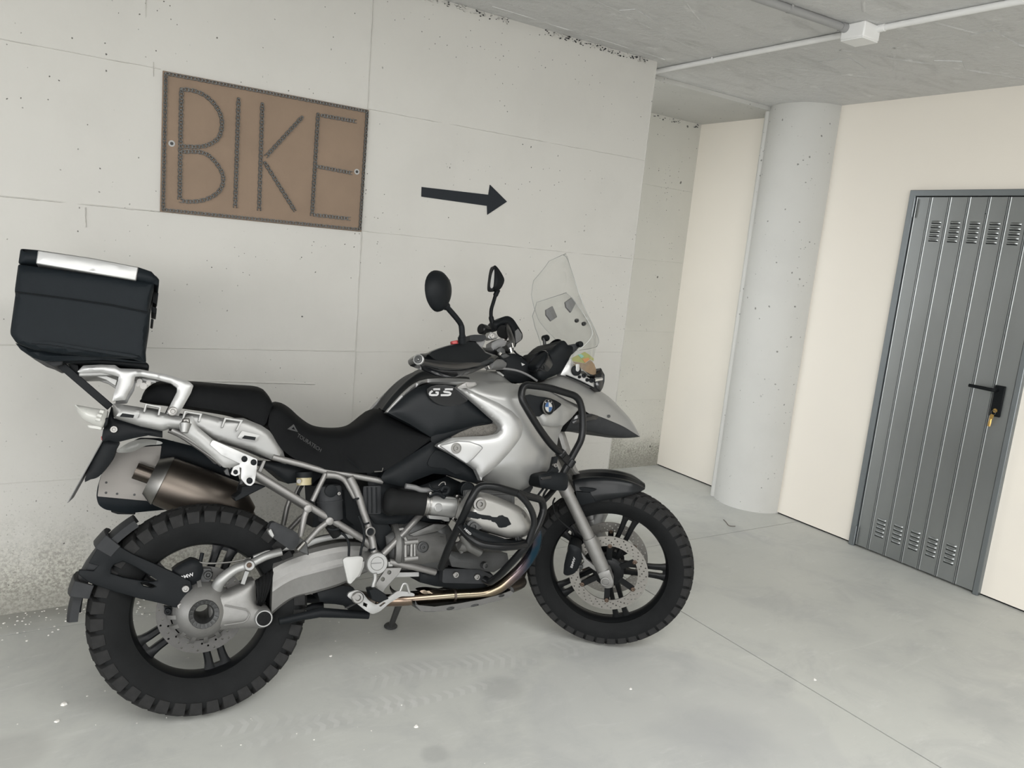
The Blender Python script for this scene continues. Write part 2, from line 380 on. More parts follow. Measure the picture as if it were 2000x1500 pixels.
# ------------------------------------------------------------------ mesh helpers
class G:
    def __init__(s): s.v = []; s.f = []; s.m = []
    def add(s, vs, fs, mi=0):
        b = len(s.v); s.v += [Vector(v) for v in vs]
        s.f += [[b + i for i in f] for f in fs]; s.m += [mi] * len(fs); return s
    def mirror(s):
        n = len(s.v); s.v += [Vector((v.x, -v.y, v.z)) for v in s.v]
        s.f += [[n + i for i in reversed(f)] for f in list(s.f)]; s.m += list(s.m); return s
def build(g, name, mats, parent=None, xf=None, sharp=38, bevel=0.0, recalc=True, kind=None, label=None, segs=2):
    if not isinstance(mats, (list, tuple)): mats = [mats]
    me = bpy.data.meshes.new(name)
    vs = [xf @ v for v in g.v] if xf is not None else g.v
    me.from_pydata([tuple(v) for v in vs], [], g.f)
    for m in mats: me.materials.append(M[m] if isinstance(m, str) else m)
    for p, i in zip(me.polygons, g.m): p.material_index = i
    if recalc:
        bm = bmesh.new(); bm.from_mesh(me)
        bmesh.ops.recalc_face_normals(bm, faces=bm.faces); bm.to_mesh(me); bm.free()
    me.polygons.foreach_set('use_smooth', [True] * len(me.polygons))
    me.set_sharp_from_angle(angle=math.radians(sharp))
    me.update()
    o = bpy.data.objects.new(name, me); COL.objects.link(o)
    if parent: o.parent = parent
    if bevel:
        b = o.modifiers.new('bevel', 'BEVEL'); b.width = bevel; b.segments = segs; b.limit_method = 'ANGLE'
        b.angle_limit = math.radians(40); b.harden_normals = False
    if kind: o['kind'] = kind
    if label: o['label'] = label
    return o
def frame_of(d):
    d = d.normalized(); a = Vector((0, 0, 1)) if abs(d.z) < 0.9 else Vector((1, 0, 0))
    u = d.cross(a).normalized(); return u, d.cross(u).normalized()
def tube(g, pts, r, n=12, closed=False, mi=0, caps=True, flat=1.0):
    pts = [Vector(p) for p in pts]; N = len(pts)
    rs = r if isinstance(r, (list, tuple)) else [r] * N
    tg = []
    for i in range(N):
        a = pts[i - 1] if (i > 0 or closed) else pts[i]; b = pts[(i + 1) % N] if (i < N - 1 or closed) else pts[i]
        tg.append((b - a).normalized())
    u, w = frame_of(tg[0]); vs = []
    for i in range(N):
        u = (u - tg[i] * u.dot(tg[i])).normalized(); w = tg[i].cross(u)
        for k in range(n):
            t = 2 * PI * k / n
            vs.append(pts[i] + (u * math.cos(t) + w * math.sin(t) * flat) * rs[i])
    fs = []
    for i in range(N if closed else N - 1):
        j = (i + 1) % N
        for k in range(n):
            l = (k + 1) % n; fs.append([i * n + k, i * n + l, j * n + l, j * n + k])
    if caps and not closed:
        fs += [list(range(n))[::-1], [(N - 1) * n + k for k in range(n)]]
    return g.add(vs, fs, mi)
def fillet(pts, rad, n=5):
    pts = [Vector(p) for p in pts]; out = [pts[0]]
    for i in range(1, len(pts) - 1):
        a, b, c = pts[i - 1], pts[i], pts[i + 1]
        r = min(rad, (a - b).length * 0.48, (c - b).length * 0.48)
        p = b + (a - b).normalized() * r; q = b + (c - b).normalized() * r
        for k in range(n + 1):
            t = k / n; out.append(p * (1 - t) ** 2 + b * 2 * t * (1 - t) + q * t * t)
    return out + [pts[-1]]
def spline(pts, sub=5, closed=False):
    pts = [Vector(p) for p in pts]; N = len(pts); out = []
    for i in range(N if closed else N - 1):
        if closed: a, b, c, d = pts[i - 1], pts[i], pts[(i + 1) % N], pts[(i + 2) % N]
        else: a, b, c, d = pts[max(i - 1, 0)], pts[i], pts[i + 1], pts[min(i + 2, N - 1)]
        for k in range(sub):
            t = k / sub
            out.append(0.5 * ((2 * b) + (c - a) * t + (2 * a - 5 * b + 4 * c - d) * t * t + (3 * b - a - 3 * c + d) * t ** 3))
    if not closed: out.append(pts[-1])
    return out
def cyl(g, a, b, r0, r1=None, n=20, mi=0):
    return tube(g, [a, b], [r0, r0 if r1 is None else r1], n, mi=mi)
def lathe(g, o, axis, prof, n=40, mi=0, close=False):
    """prof: (radius, distance along axis)"""
    o = Vector(o); axis = Vector(axis).normalized(); u, w = frame_of(axis); vs = []; k0 = len(prof)
    for i in range(n):
        t = 2 * PI * i / n; d = u * math.cos(t) + w * math.sin(t)
        for r, h in prof: vs.append(o + axis * h + d * r)
    fs = []
    for i in range(n):
        j = (i + 1) % n
        for k in range(k0 if close else k0 - 1):
            l = (k + 1) % k0; fs.append([i * k0 + k, i * k0 + l, j * k0 + l, j * k0 + k])
    if not close:
        if prof[0][0] > 1e-6: fs.append([i * k0 for i in range(n)])
        if prof[-1][0] > 1e-6: fs.append([i * k0 + k0 - 1 for i in range(n)][::-1])
    return g.add(vs, fs, mi)
def box(g, c, size, rot=None, mi=0):
    c = Vector(c); s = Vector(size) / 2
    vs = [Vector((x * s.x, y * s.y, z * s.z)) for x in (-1, 1) for y in (-1, 1) for z in (-1, 1)]
    if rot is not None: vs = [rot @ v for v in vs]
    return g.add([c + v for v in vs], [[0, 1, 3, 2], [4, 6, 7, 5], [0, 4, 5, 1], [2, 3, 7, 6], [0, 2, 6, 4], [1, 5, 7, 3]], mi)
def beam(g, a, b, w, h, up=(0, 1, 0), mi=0):
    """rectangular bar from a to b, h measured along up"""
    a, b = Vector(a), Vector(b); d = (b - a).normalized(); up = Vector(up); s = d.cross(up).normalized(); up = s.cross(d)
    vs = [p + s * (i * w / 2) + up * (j * h / 2) for p in (a, b) for i, j in ((-1, -1), (1, -1), (1, 1), (-1, 1))]
    return g.add(vs, [[0, 1, 2, 3], [7, 6, 5, 4], [0, 4, 5, 1], [1, 5, 6, 2], [2, 6, 7, 3], [3, 7, 4, 0]], mi)
def slab(g, pts, off, mi=0):
    n = len(pts); off = Vector(off); pts = [Vector(p) for p in pts]
    return g.add(pts + [p + off for p in pts], [list(range(n)), list(range(2 * n - 1, n - 1, -1))] +
                 [[i, (i + 1) % n, n + (i + 1) % n, n + i] for i in range(n)], mi)
def arc_round(pts, rad, n=3):
    """round the corners of a closed 2-D outline"""
    N = len(pts); out = []
    for i in range(N):
        a, b, c = [Vector((*p, 0)) for p in (pts[i - 1], pts[i], pts[(i + 1) % N])]
        r = min(rad, (a - b).length * 0.45, (c - b).length * 0.45)
        p = b + (a - b).normalized() * r; q = b + (c - b).normalized() * r
        for k in range(n + 1):
            t = k / n; v = p * (1 - t) ** 2 + b * 2 * t * (1 - t) + q * t * t; out.append((v.x, v.y))
    return out
def smooth2(pts, sub=4):
    return [(v.x, v.y) for v in spline([(p[0], p[1], 0) for p in pts], sub, True)]
def seg_dist(p, a, b):
    ax, ay = a; bx, by = b; dx, dy = bx - ax, by - ay; L = dx * dx + dy * dy
    t = 0 if L == 0 else max(0, min(1, ((p[0] - ax) * dx + (p[1] - ay) * dy) / L))
    return math.hypot(p[0] - ax - t * dx, p[1] - ay - t * dy)
def inside(p, poly):
    c = False; j = len(poly) - 1
    for i in range(len(poly)):
        if (poly[i][1] > p[1]) != (poly[j][1] > p[1]) and p[0] < (poly[j][0] - poly[i][0]) * (p[1] - poly[i][1]) / (poly[j][1] - poly[i][1]) + poly[i][0]: c = not c
        j = i
    return c
def panel(g, outline, lat, thick, bulge=0.0, bw=14.0, step=9.0, holes=(), to=None, mi=0, mirror=False, backlat=None):
    """curved plate: outline given as seen from the side, lat = sideways place (number or function), pillowed by bulge"""
    to = to or U
    lf = lat if callable(lat) else (lambda x, y: lat)
    loops = [list(outline)] + [list(h) for h in holes]
    pts = []; eds = []
    for L in loops:
        b = len(pts); pts += L; eds += [(b + i, b + (i + 1) % len(L)) for i in range(len(L))]
    segs = [(pts[a], pts[b]) for a, b in eds]
    if bulge:
        xs = [p[0] for p in outline]; ys = [p[1] for p in outline]; y = min(ys) + step * 0.5; row = 0
        while y < max(ys):
            x = min(xs) + step * (0.5 if row % 2 else 0.25)
            while x < max(xs):
                p = (x, y)
                if inside(p, outline) and not any(inside(p, h) for h in holes):
                    if min(seg_dist(p, *s) for s in segs) > step * 0.45: pts.append(p)
                x += step
            y += step * 0.87; row += 1
    vo, eo, fo, *_ = geometry.delaunay_2d_cdt([Vector(p) for p in pts], eds, [], 1, 1e-5)
    if holes:
        def _c(f): return (sum(vo[i].x for i in f) / len(f), sum(vo[i].y for i in f) / len(f))
        fo = [f for f in fo if not any(inside(_c(f), h) for h in holes)]
    front = []
    for v in vo:
        p = (v.x, v.y); l = lf(*p)
        if bulge:
            d = min(seg_dist(p, *s) for s in segs); l -= bulge * (1 - math.exp(-d / bw * 1.2)) if d > 0.01 else 0
        front.append(to(p, l))
    n = len(front)
    back = [Vector((v.x, v.y + thick, v.z)) for v in front] if backlat is None else [Vector((v.x, backlat, v.z)) for v in front]
    cnt = {}
    for f in fo:
        for i in range(len(f)):
            a, b = f[i], f[(i + 1) % len(f)]; cnt.setdefault((min(a, b), max(a, b)), []).append((a, b))
    fs = [list(f) for f in fo] + [[n + i for i in reversed(f)] for f in fo]
    for k, l in cnt.items():
        if len(l) == 1: a, b = l[0]; fs.append([b, a, n + a, n + b])
    h = G().add(front + back, fs, mi)
    if mirror: h.mirror()
    g.add(h.v, h.f, mi); return g
def resamp(pts, n, smooth=True):
    P = [Vector((p[0], p[1], 0)) for p in pts]
    if smooth and len(P) > 2: P = spline(P, 6)
    L = [0]
    for a, b in zip(P, P[1:]): L.append(L[-1] + (b - a).length)
    out = []; j = 0
    for i in range(n):
        t = L[-1] * i / (n - 1)
        while j < len(P) - 2 and L[j + 1] < t: j += 1
        d = L[j + 1] - L[j]; k = 0 if d == 0 else (t - L[j]) / d
        v = P[j].lerp(P[j + 1], min(1, k)); out.append((v.x, v.y))
    return out
def interp(lst, t):
    if not isinstance(lst, (list, tuple)): return lst
    x = t * (len(lst) - 1); i = min(int(x), len(lst) - 2); return lst[i] + (lst[i + 1] - lst[i]) * (x - i)
def grid(g, rows, mi=0, closed_v=False, caps=False):
    n = len(rows[0]); m = len(rows); vs = [p for r in rows for p in r]; fs = []
    for i in range(m - (0 if closed_v else 1)):
        k = (i + 1) % m
        for j in range(n - 1): fs.append([i * n + j, i * n + j + 1, k * n + j + 1, k * n + j])
    if caps:
        fs.append([i * n for i in range(m)]); fs.append([i * n + n - 1 for i in range(m)][::-1])
    return g.add(vs, fs, mi)
PROF = ((0.0, 1.0), (0.3, 1.04), (0.6, 1.0), (0.8, 0.94), (0.91, 0.84), (0.975, 0.62), (1.0, 0.34))
def saddle(g, top, bot, w, wb=None, n=28, crown=0.004, to=None, prof=PROF, mi=0, floor_=True, smooth=True):
    """symmetric body across the bike: top and bottom edge as seen from the side, half width w (top) / wb (bottom)"""
    to = to or U
    T = resamp(top, n, smooth); B = resamp(bot, n, smooth); wb = w if wb is None else wb; rows = [[] for _ in range(len(prof) * 2 + 1)]
    np_ = len(prof)
    for i in range(n):
        t = i / (n - 1); wt = interp(w, t); wl_ = interp(wb, t); pts = []
        for q, k in prof:
            ww = (wl_ + (wt - wl_) * min(1, q / 0.6)) * k
            pts.append(to((B[i][0] + (T[i][0] - B[i][0]) * q, B[i][1] + (T[i][1] - B[i][1]) * q), -ww))
        c = pts[-1].copy(); c.y = 0; c.z += crown
        for k in range(np_): rows[k].append(pts[k])
        rows[np_].append(c)
        for k in range(np_): rows[np_ + 1 + k].append(Vector((pts[np_ - 1 - k].x, -pts[np_ - 1 - k].y, pts[np_ - 1 - k].z)))
    return grid(g, rows, mi, closed_v=floor_, caps=True)
def bolt(g, p, r, h=0.006, axis=(0, -1, 0), mi=0, hexn=6, mi2=None):
    """washer-headed bolt with a recessed socket"""
    lathe(g, p, axis, [(r, -0.004), (r, h * 0.7), (r * 0.85, h), (r * 0.5, h), (r * 0.42, h * 0.2), (0.0001, h * 0.2)], 16, mi)
_fonts = {}
def text_geo(s, bold=0.0, extrude=0.0006):
    cu = bpy.data.curves.new('lettering', 'FONT'); cu.body = s; cu.extrude = extrude; cu.offset = bold; cu.resolution_u = 4
    o = bpy.data.objects.new('lettering', cu); COL.objects.link(o)
    me = bpy.data.meshes.new_from_object(o.evaluated_get(bpy.context.evaluated_depsgraph_get()))
    vs = [v.co.copy() for v in me.vertices]; fs = [list(p.vertices) for p in me.polygons]
    bpy.data.objects.remove(o); bpy.data.curves.remove(cu); bpy.data.meshes.remove(me)
    return vs, fs
def text_on(g, s, p0, p1, up, bold=0.02, shear=0.0, depth=0.001, hscale=1.0, mi=0):
    """lettering whose baseline runs from p0 to p1; up gives cap height direction and size"""
    vs, fs = text_geo(s, bold, 0.5)
    x0 = min(v.x for v in vs); x1 = max(v.x for v in vs); y0 = min(v.y for v in vs); y1 = max(v.y for v in vs)
    p0, p1, up = Vector(p0), Vector(p1), Vector(up); ax = p1 - p0; nrm = ax.cross(up).normalized()
    out = []
    for v in vs:
        a = (v.x - x0) / (x1 - x0); b = (v.y - y0) / (y1 - y0)
        out.append(p0 + ax * a + up * b + ax * (shear * b) + nrm * (v.z * 2 * depth))
    return g.add(out, fs, mi)

def empty(name, loc=(0, 0, 0), m=None):
    o = bpy.data.objects.new(name, None); COL.objects.link(o); o.empty_display_size = 0.1
    if m is not None: o.matrix_world = m
    else: o.location = loc
    return o
def tag(o, label, cat, group=None):
    o['label'] = label; o['category'] = cat
    if group: o['group'] = group
    return o
def struct(o): o['kind'] = 'structure'; return o

# ================================================================== SETTING
def wall_box(name, x0, x1, y0, y1, z0, z1, m):
    g = G(); box(g, ((x0 + x1) / 2, (y0 + y1) / 2, (z0 + z1) / 2), (x1 - x0, y1 - y0, z1 - z0))
    return struct(build(g, name, m))
floor = wall_box('floor', -7, 4.6, -8, 4.6, -0.30, -0.010, 'castdark')
JX, JY1, JY2 = 2.537, 3.08, 2.925
for (x0, x1, y0, y1) in ((-7, JX, -8, JY1), (-7, JX, JY1, 4.6), (JX, 4.6, -8, JY2), (JX, 4.6, JY2, 4.6)):
    g = G(); e = 0.0030
    box(g, ((x0 + x1) / 2, (y0 + y1) / 2, -0.005), (x1 - x0 - 2 * e, y1 - y0 - 2 * e, 0.010))
    build(g, 'floor_slab', 'floor', floor)
ceiling = wall_box('ceiling', -7, 4.6, -8, 3.47, Z_C, Z_C + 0.3, 'ceiling')
soffit = wall_box('trim_1', 2.875, 4.6, 3.47, 4.6, Z_C - 0.024, Z_C + 0.3, 'column')
wall_back = wall_box('wall_back', -7, 2.872, Y_A, 3.47, 0, Z_C, 'concrete')
wall_recess = wall_box('wall_recess', 2.6, 4.6, Y_N, 4.5, 0, Z_C, 'concrete_grey')
wall_right = wall_box('wall_right', X_B, 4.5, -8, 4.6, 0.010, Z_C, 'plaster')
g = G(); box(g, (4.4, -1.7, 0.005), (0.36, 12.6, 0.01)); struct(build(g, 'gap_shade_right', 'black'))  # black strip standing in for the shade in the gap under the wall

# round column, half sunk into the right wall, with a squared formwork edge on its far side
g = G()
CXc, CYc, CR = 4.235, 3.325, 0.242
pts = []
for i in range(37):
    t = math.radians(92 + 176 * i / 36); pts.append((CXc + CR * math.cos(t), CYc + CR * math.sin(t)))
pts = [(4.5, pts[0][1])] + pts + [(4.5, pts[-1][1])]
nz = 40; vs = []; n = len(pts)
for k in range(nz + 1):
    z = Z_C * k / nz
    for x, y in pts: vs.append((x + 0.003 * noise.noise((x * 6, y * 6, z * 2.5)), y + 0.003 * noise.noise((x * 6 + 9, y * 6, z * 2.5)), z))
g.add(vs, [[k * n + i, k * n + i + 1, (k + 1) * n + i + 1, (k + 1) * n + i] for k in range(nz) for i in range(n - 1)])
column = struct(build(g, 'column', 'column', sharp=30))
g = G(); cyl(g, (CXc - 0.165, CYc + 0.176, 0), (CXc - 0.165, CYc + 0.176, Z_C), 0.024, n=10); build(g, 'formwork_edge', 'column', column)

# ridges left on the back wall by the formwork boards
def ridge(parent, a, b, w, h, m, seed, gaps=0.25):
    g = G(); a, b = Vector(a), Vector(b); L = (b - a).length; n = max(6, int(L / 0.025)); d = (b - a) / n
    nrm = Vector((0, -1, 0)); s = nrm.cross(b - a).normalized(); rows = []
    for i in range(n + 1):
        p = a + d * i; k = noise.noise((i * 0.31 + seed * 17, seed, 0)); q = noise.noise((i * 0.9, seed * 5, 3))
        ww = w * (0.75 + 0.5 * q); hh = h * max(0.0, 0.75 + 0.9 * k) * (1 if k > -gaps * 2 else 0.02)
        p = p + s * (0.0022 * noise.noise((i * 0.2, seed * 3, 8)))
        rows.append([p - s * ww + Vector((0, 0.0006, 0)), p - s * ww * 0.3 + nrm * hh, p + s * ww * 0.3 + nrm * hh * 0.8, p + s * ww + Vector((0, 0.0006, 0))])
    grid(g, rows); return build(g, 'formwork_ridge', m, parent)
ya = Y_A + 0.0004
for i, (x0, z0, x1, z1, w, h) in enumerate(((-2, 1.527, 0.505, 1.531, 0.004, 0.0035), (1.31, 1.535, 2.87, 1.53, 0.003, 0.002),
        (-2, 1.03, 1.31, 1.010, 0.004, 0.0035), (1.31, 1.008, 2.87, 1.02, 0.003, 0.002), (-2, 2.036, 0.5, 2.04, 0.003, 0.002),
        (1.31, 2.04, 2.87, 2.048, 0.003, 0.002), (-2, 0.515, 1.3, 0.505, 0.003, 0.0025), (1.3, 0.51, 2.87, 0.51, 0.003, 0.002),
        (1.296, 2.5, 1.325, 0.35, 0.004, 0.0045), (0.447, 2.41, 0.447, 2.20, 0.003, 0.003), (0.475, 2.06, 0.476, 2.01, 0.003, 0.003),
        (0.62, 0.885, 1.14, 0.865, 0.008, 0.005), (0.26, 1.52, 0.262, 1.45, 0.004, 0.004), (2.866, 2.5, 2.868, 0.1, 0.005, 0.003), (1.5, 0.8, 1.505, 0.69, 0.004, 0.004))):
    ridge(wall_back, (x0, ya, z0), (x1, ya, z1), w, h * 1.7, 'concrete', i + 1)
for i, z in enumerate((0.52, 1.03, 1.54, 2.05)):
    ridge(wall_recess, (2.9, Y_N, z), (4.2, Y_N, z), 0.004, 0.003, 'concrete_grey', 40 + i)
# crumbling joint between back wall and ceiling: dark broken hollows and bits of paint
def crumbs(name, parent, x0, x1, y, z, n, m, smin, smax):
    g = G()
    for i in range(n):
        x = random.uniform(x0, x1); s = random.uniform(smin, smax) * (0.6 + 0.8 * abs(noise.noise((x * 5, 2, 0))))
        if noise.noise((x * 2.2, 7, 1)) < -0.30: continue
        b = len(g.v); k = 6; c = Vector((x, y, z - random.uniform(0, 0.022)))
        vs = [c + Vector((math.cos(2 * PI * j / k) * s * random.uniform(0.8, 1.8), -0.0035, math.sin(2 * PI * j / k) * s * random.uniform(0.5, 0.9))) for j in range(k)]
        vs2 = [v + Vector((0, 0.008, 0)) for v in vs]
        g.add(vs + vs2, [list(range(k))[::-1]] + [[j, (j + 1) % k, k + (j + 1) % k, k + j] for j in range(k)])
    return build(g, name, m, parent, kind='stuff')
crumbs('joint_hollows', wall_back, 1.5, 2.86, Y_A, Z_C - 0.002, 150, 'greyplast', 0.002, 0.0058)
crumbs('joint_paint_flakes', wall_back, 1.5, 2.87, Y_A - 0.003, Z_C, 120, 'concrete', 0.003, 0.008)
crumbs('joint_hollows', wall_recess, 2.95, 4.2, Y_N, Z_C - 0.03, 70, 'grey', 0.003, 0.008)
# ceiling: board seams and blobs of paint
def cridge(a, b, w, h, seed):
    g = G(); a, b = Vector(a), Vector(b); L = (b - a).length; n = int(L / 0.03); s = Vector((0, 0, 1)).cross(b - a).normalized(); rows = []
    for i in range(n + 1):
        p = a + (b - a) * (i / n) + s * 0.006 * noise.noise((i * 0.15, seed, 2))
        k = noise.noise((i * 0.27, seed * 7, 0)); hh = h * max(0.03, 0.5 + 1.3 * k); ww = w * (0.7 + 0.5 * abs(k))
        rows.append([p - s * ww, p - s * ww * 0.3 - Vector((0, 0, hh)), p + s * ww * 0.3 - Vector((0, 0, hh * 0.9)), p + s * ww])
    grid(g, rows); return build(g, 'paint_ridge', 'ceiling', ceiling)
for i, (x0, y0, x1, y1, w, h) in enumerate(((3.05, 1.9, 3.75, 1.75, 0.012, 0.006), (3.15, 2.9, 3.75, 2.55, 0.008, 0.004), (3.2, 2.4, 4.15, 2.0, 0.014, 0.006),
        (3.3, 1.6, 4.1, 1.62, 0.012, 0.006), (1.9, 2.7, 2.9, 2.95, 0.006, 0.003), (1.8, 3.15, 2.86, 3.18, 0.006, 0.004), (2.0, 2.3, 2.6, 2.65, 0.006, 0.004),
        (3.0, 3.0, 4.1, 3.28, 0.006, 0.003), (3.3, 2.2, 3.8, 2.5, 0.012, 0.005), (2.6, 1.9, 2.8, 2.02, 0.01, 0.006), (3.0, 2.7, 3.9, 2.6, 0.01, 0.004))):
    cridge((x0, y0, Z_C), (x1, y1, Z_C), w, h, i + 3)
g = G()
for (x, y, sx_, sy_, a) in ((3.42, 2.55, 0.11, 0.07, 0.2), (3.75, 2.2, 0.16, 0.06, 0.5), (3.5, 1.85, 0.2, 0.05, 0.1), (2.3, 2.75, 0.1, 0.04, 0.3)):
    pts = [Matrix.Rotation(a, 3, 'Z') @ Vector((sx_ * i * random.uniform(0.85, 1.1), sy_ * j * random.uniform(0.8, 1.2), 0)) + Vector((x, y, Z_C - 0.003)) for i, j in ((-1, -1), (0, -1.1), (1, -1), (1.1, 0), (1, 1), (0, 0.9), (-1, 1))]
    slab(g, pts, (0, 0, 0.01))
build(g, 'mortar_patch', 'ceiling', ceiling)

# ---- door
door = struct(empty('door_1', (X_B, 2.17, 0)))
def dpart(g, name, m, parent=door, **k):
    return build(g, name, m, parent, xf=Matrix.Translation((-X_B, -2.17, 0)), **k)
YL, YR = 2.545, 1.800     # outer jambs
ZT = 2.045
g = G(); xf0 = X_B - 0.030
slab(g, [(xf0, YL, 0), (xf0, YL - 0.034, 0), (xf0, YL - 0.034, ZT - 0.032), (xf0, YR + 0.028, ZT - 0.032), (xf0, YR + 0.028, 0), (xf0, YR, 0), (xf0, YR, ZT), (xf0, YL, ZT)], (0.034, 0, 0))
dpart(g, 'door_frame', 'galvframe', bevel=0.003)
g = G(); box(g, (X_B - 0.003, 2.17, 1.015), (0.005, 0.72, 2.01)); dpart(g, 'gap_shade_backing', 'black')  # black sheet behind the leaf, stands in for shade in the door gaps
ys = [2.508, 2.424, 2.3225, 2.2225, 2.1225, 2.0255, 1.924, 1.832]
lv = None
xl = X_B - 0.017
for i in range(7):
    ya_, yb_ = ys[i], ys[i + 1]; g = G()
    # sheet strip with a folded double bead along its right edge
    prof = [(ya_ - 0.0012, 0.004), (ya_ - 0.0012, -0.001), (ya_ - 0.004, -0.0015), (ya_ - 0.006, 0), (yb_ + 0.016, 0), (yb_ + 0.0135, -0.0042), (yb_ + 0.010, -0.0042), (yb_ + 0.008, 0.0005),
            (yb_ + 0.006, -0.0042), (yb_ + 0.003, -0.0042), (yb_ + 0.0012, 0), (yb_ + 0.0012, 0.004)]
    if i == 6: prof = prof[:4] + [(yb_ + 0.002, 0), (yb_, 0.004)]
    lo = [Vector((xl + d, y, 0.012)) for y, d in prof]; hi = [Vector((xl + d, y, 2.008)) for y, d in prof]
    nP = len(prof); g.add(lo + hi, [[k, k + 1, nP + k + 1, nP + k] for k in range(nP - 1)])
    slab_back = G()
    pl = dpart(g, 'door_plank', 'galv', recalc=False, sharp=20)
    if 1 <= i <= 5:
        yc = (ya_ + yb_) / 2 + 0.002
        for zc in (1.831, 0.160):
            for k in range(5):
                z = zc + (k - 2) * 0.0235
                if lv is None:
                    g = G(); hw = 0.026; rows = []
                    for j in range(9):
                        s = -1 + 2 * j / 8; e2 = max(0.0, 1 - s * s * s * s) ** 0.5
                        rows.append([Vector((0.0005, s * hw, -0.006)), Vector((-0.0055 * e2, s * hw, -0.0045)), Vector((-0.007 * e2, s * hw, 0.000)), Vector((-0.004 * e2, s * hw, 0.0045)), Vector((0.0005, s * hw, 0.007))])
                    grid(g, rows, mi=0); box(g, (-0.0012, 0, -0.0075), (0.003, hw * 1.9, 0.0042), mi=1)
                    lv = build(g, 'louvre', ['galv', 'black'], pl); o = lv
                else:
                    o = lv.copy(); COL.objects.link(o); o.parent = pl
                o.location = (xl - X_B, yc - 2.17, z)
        for z in ((1.925, 0.98, 1.03)[i % 3], 1.925):
            g = G(); cyl(g, (xl + 0.001, yb_ + 0.0065, z), (xl - 0.0055, yb_ + 0.0065, z), 0.003, n=8); dpart(g, 'rivet', 'galvframe', pl)
for z0, z1 in ((1.90, 2.0), (0.015, 0.125)):
    g = G(); cyl(g, (xf0 - 0.004, YL - 0.036, z0), (xf0 - 0.004, YL - 0.036, z1), 0.006, n=10); dpart(g, 'hinge', 'galvframe')
g = G(); box(g, (xl - 0.006, 1.8935, 1.003), (0.012, 0.05, 0.158)); hp = dpart(g, 'handle_plate', 'black', bevel=0.004)
g = G(); path = fillet([(xl - 0.01, 1.903, 1.058), (xl - 0.052, 1.903, 1.058), (xl - 0.052, 2.022, 1.060)], 0.012)
tube(g, path, [0.009] * (len(path) - 1) + [0.0085], 12); dpart(g, 'lever', 'black', hp)
g = G(); lathe(g, (xl - 0.012, 1.892, 0.955), (-1, 0, 0), [(0.010, 0), (0.010, 0.006), (0.004, 0.006), (0.004, 0.0025), (0.0001, 0.0025)], 16); dpart(g, 'key_cylinder', 'brass', hp)
# keys left in the lock
xk = xl - 0.022
keys = empty('key_ring', (xk, 1.892, 0.955)); KX = Matrix.Translation((-xk, -1.892, -0.955))
tag(keys, 'small brass keys with a wooden tag hanging in the lock of the grey door', 'keys')
g = G(); slab(g, [(xk + 0.006, 1.892 + 0.009 * math.cos(t), 0.955 + 0.011 * math.sin(t)) for t in [2 * PI * i / 12 for i in range(12)]], (-0.0022, 0, 0)); box(g, (xk + 0.014, 1.892, 0.955), (0.02, 0.003, 0.006)); build(g, 'key', 'brass', keys, xf=KX)
g = G(); tube(g, [(xk, 1.896 + 0.011 * math.cos(t), 0.944 + 0.012 * math.sin(t)) for t in [2 * PI * i / 14 for i in range(14)]], 0.0012, 6, closed=True); build(g, 'ring', 'steel', keys, xf=KX)
g = G(); slab(g, [(xk - 0.001, y, z) for y, z in arc_round([(1.888, 0.934), (1.906, 0.936), (1.910, 0.905), (1.893, 0.903)], 0.006)], (-0.002, 0, 0)); build(g, 'key', 'brass', keys, xf=KX)
g = G(); tube(g, [(xk - 0.003, 1.900, 0.912), (xk - 0.003, 1.902, 0.895), (xk - 0.003, 1.903, 0.872)], [0.004, 0.008, 0.007], 8, flat=0.4); build(g, 'wooden_tag', 'brass', keys, xf=KX)

# ---- conduit on the ceiling
ZP = Z_C - 0.0125
def pipe(a, b, r, label, m, clips):
    a, b = Vector(a), Vector(b); t = empty('conduit_pipe', a); X = Matrix.Translation(-a)
    tag(t, label, 'pipe'); g = G(); cyl(g, a, b, r, n=18); build(g, 'tube', m, t, xf=X)
    d = (b - a).normalized(); g = G(); cyl(g, a, a + d * 0.03, r * 1.22, n=18); build(g, 'socket', m, t, xf=X)
    for k in clips:
        p = a + (b - a) * k; g = G(); s = d.cross(Vector((0, 0, 1)))
        rows = []
        for e_ in (-0.006, 0.006):
            rows.append([p + d * e_ + s * (math.cos(q) * (r + 0.0012)) - Vector((0, 0, 1)) * (math.sin(q) * (r + 0.0012)) for q in [PI * i / 10 for i in range(11)]])
        rows = [[r0[0] + Vector((0, 0, 0.013))] + r0 + [r0[-1] + Vector((0, 0, 0.013))] for r0 in rows]
        grid(g, rows); build(g, 'pipe_clip', m, t, xf=X)
    return t
JB = Vector((2.945, 2.125, Z_C - 0.030))
g = G(); box(g, JB, (0.108, 0.108, 0.060)); jb = build(g, 'junction_box', 'pvc', bevel=0.006)
tag(jb, 'white square junction box on the ceiling where three conduits meet', 'junction box')
g = G(); box(g, JB - Vector((0, 0, 0.032)), (0.102, 0.102, 0.006)); build(g, 'lid', 'pvc', jb, bevel=0.002)
pipe((2.975, 2.178, ZP), (2.975, 3.47, ZP), 0.0125, 'white conduit pipe running from the junction box to the end of the concrete wall', 'pvc', (0.60,))
pipe((2.982, 2.072, ZP), (2.995, -3.0, ZP), 0.0125, 'white conduit pipe leaving the junction box towards the upper right edge', 'pvc', (0.108, 0.4))
pipe((2.892, 2.160, ZP - 0.003), (-1.5, 2.42, ZP - 0.003), 0.0155, 'grey conduit pipe running left from the junction box along the ceiling', 'pvcgrey', (0.075, 0.3))

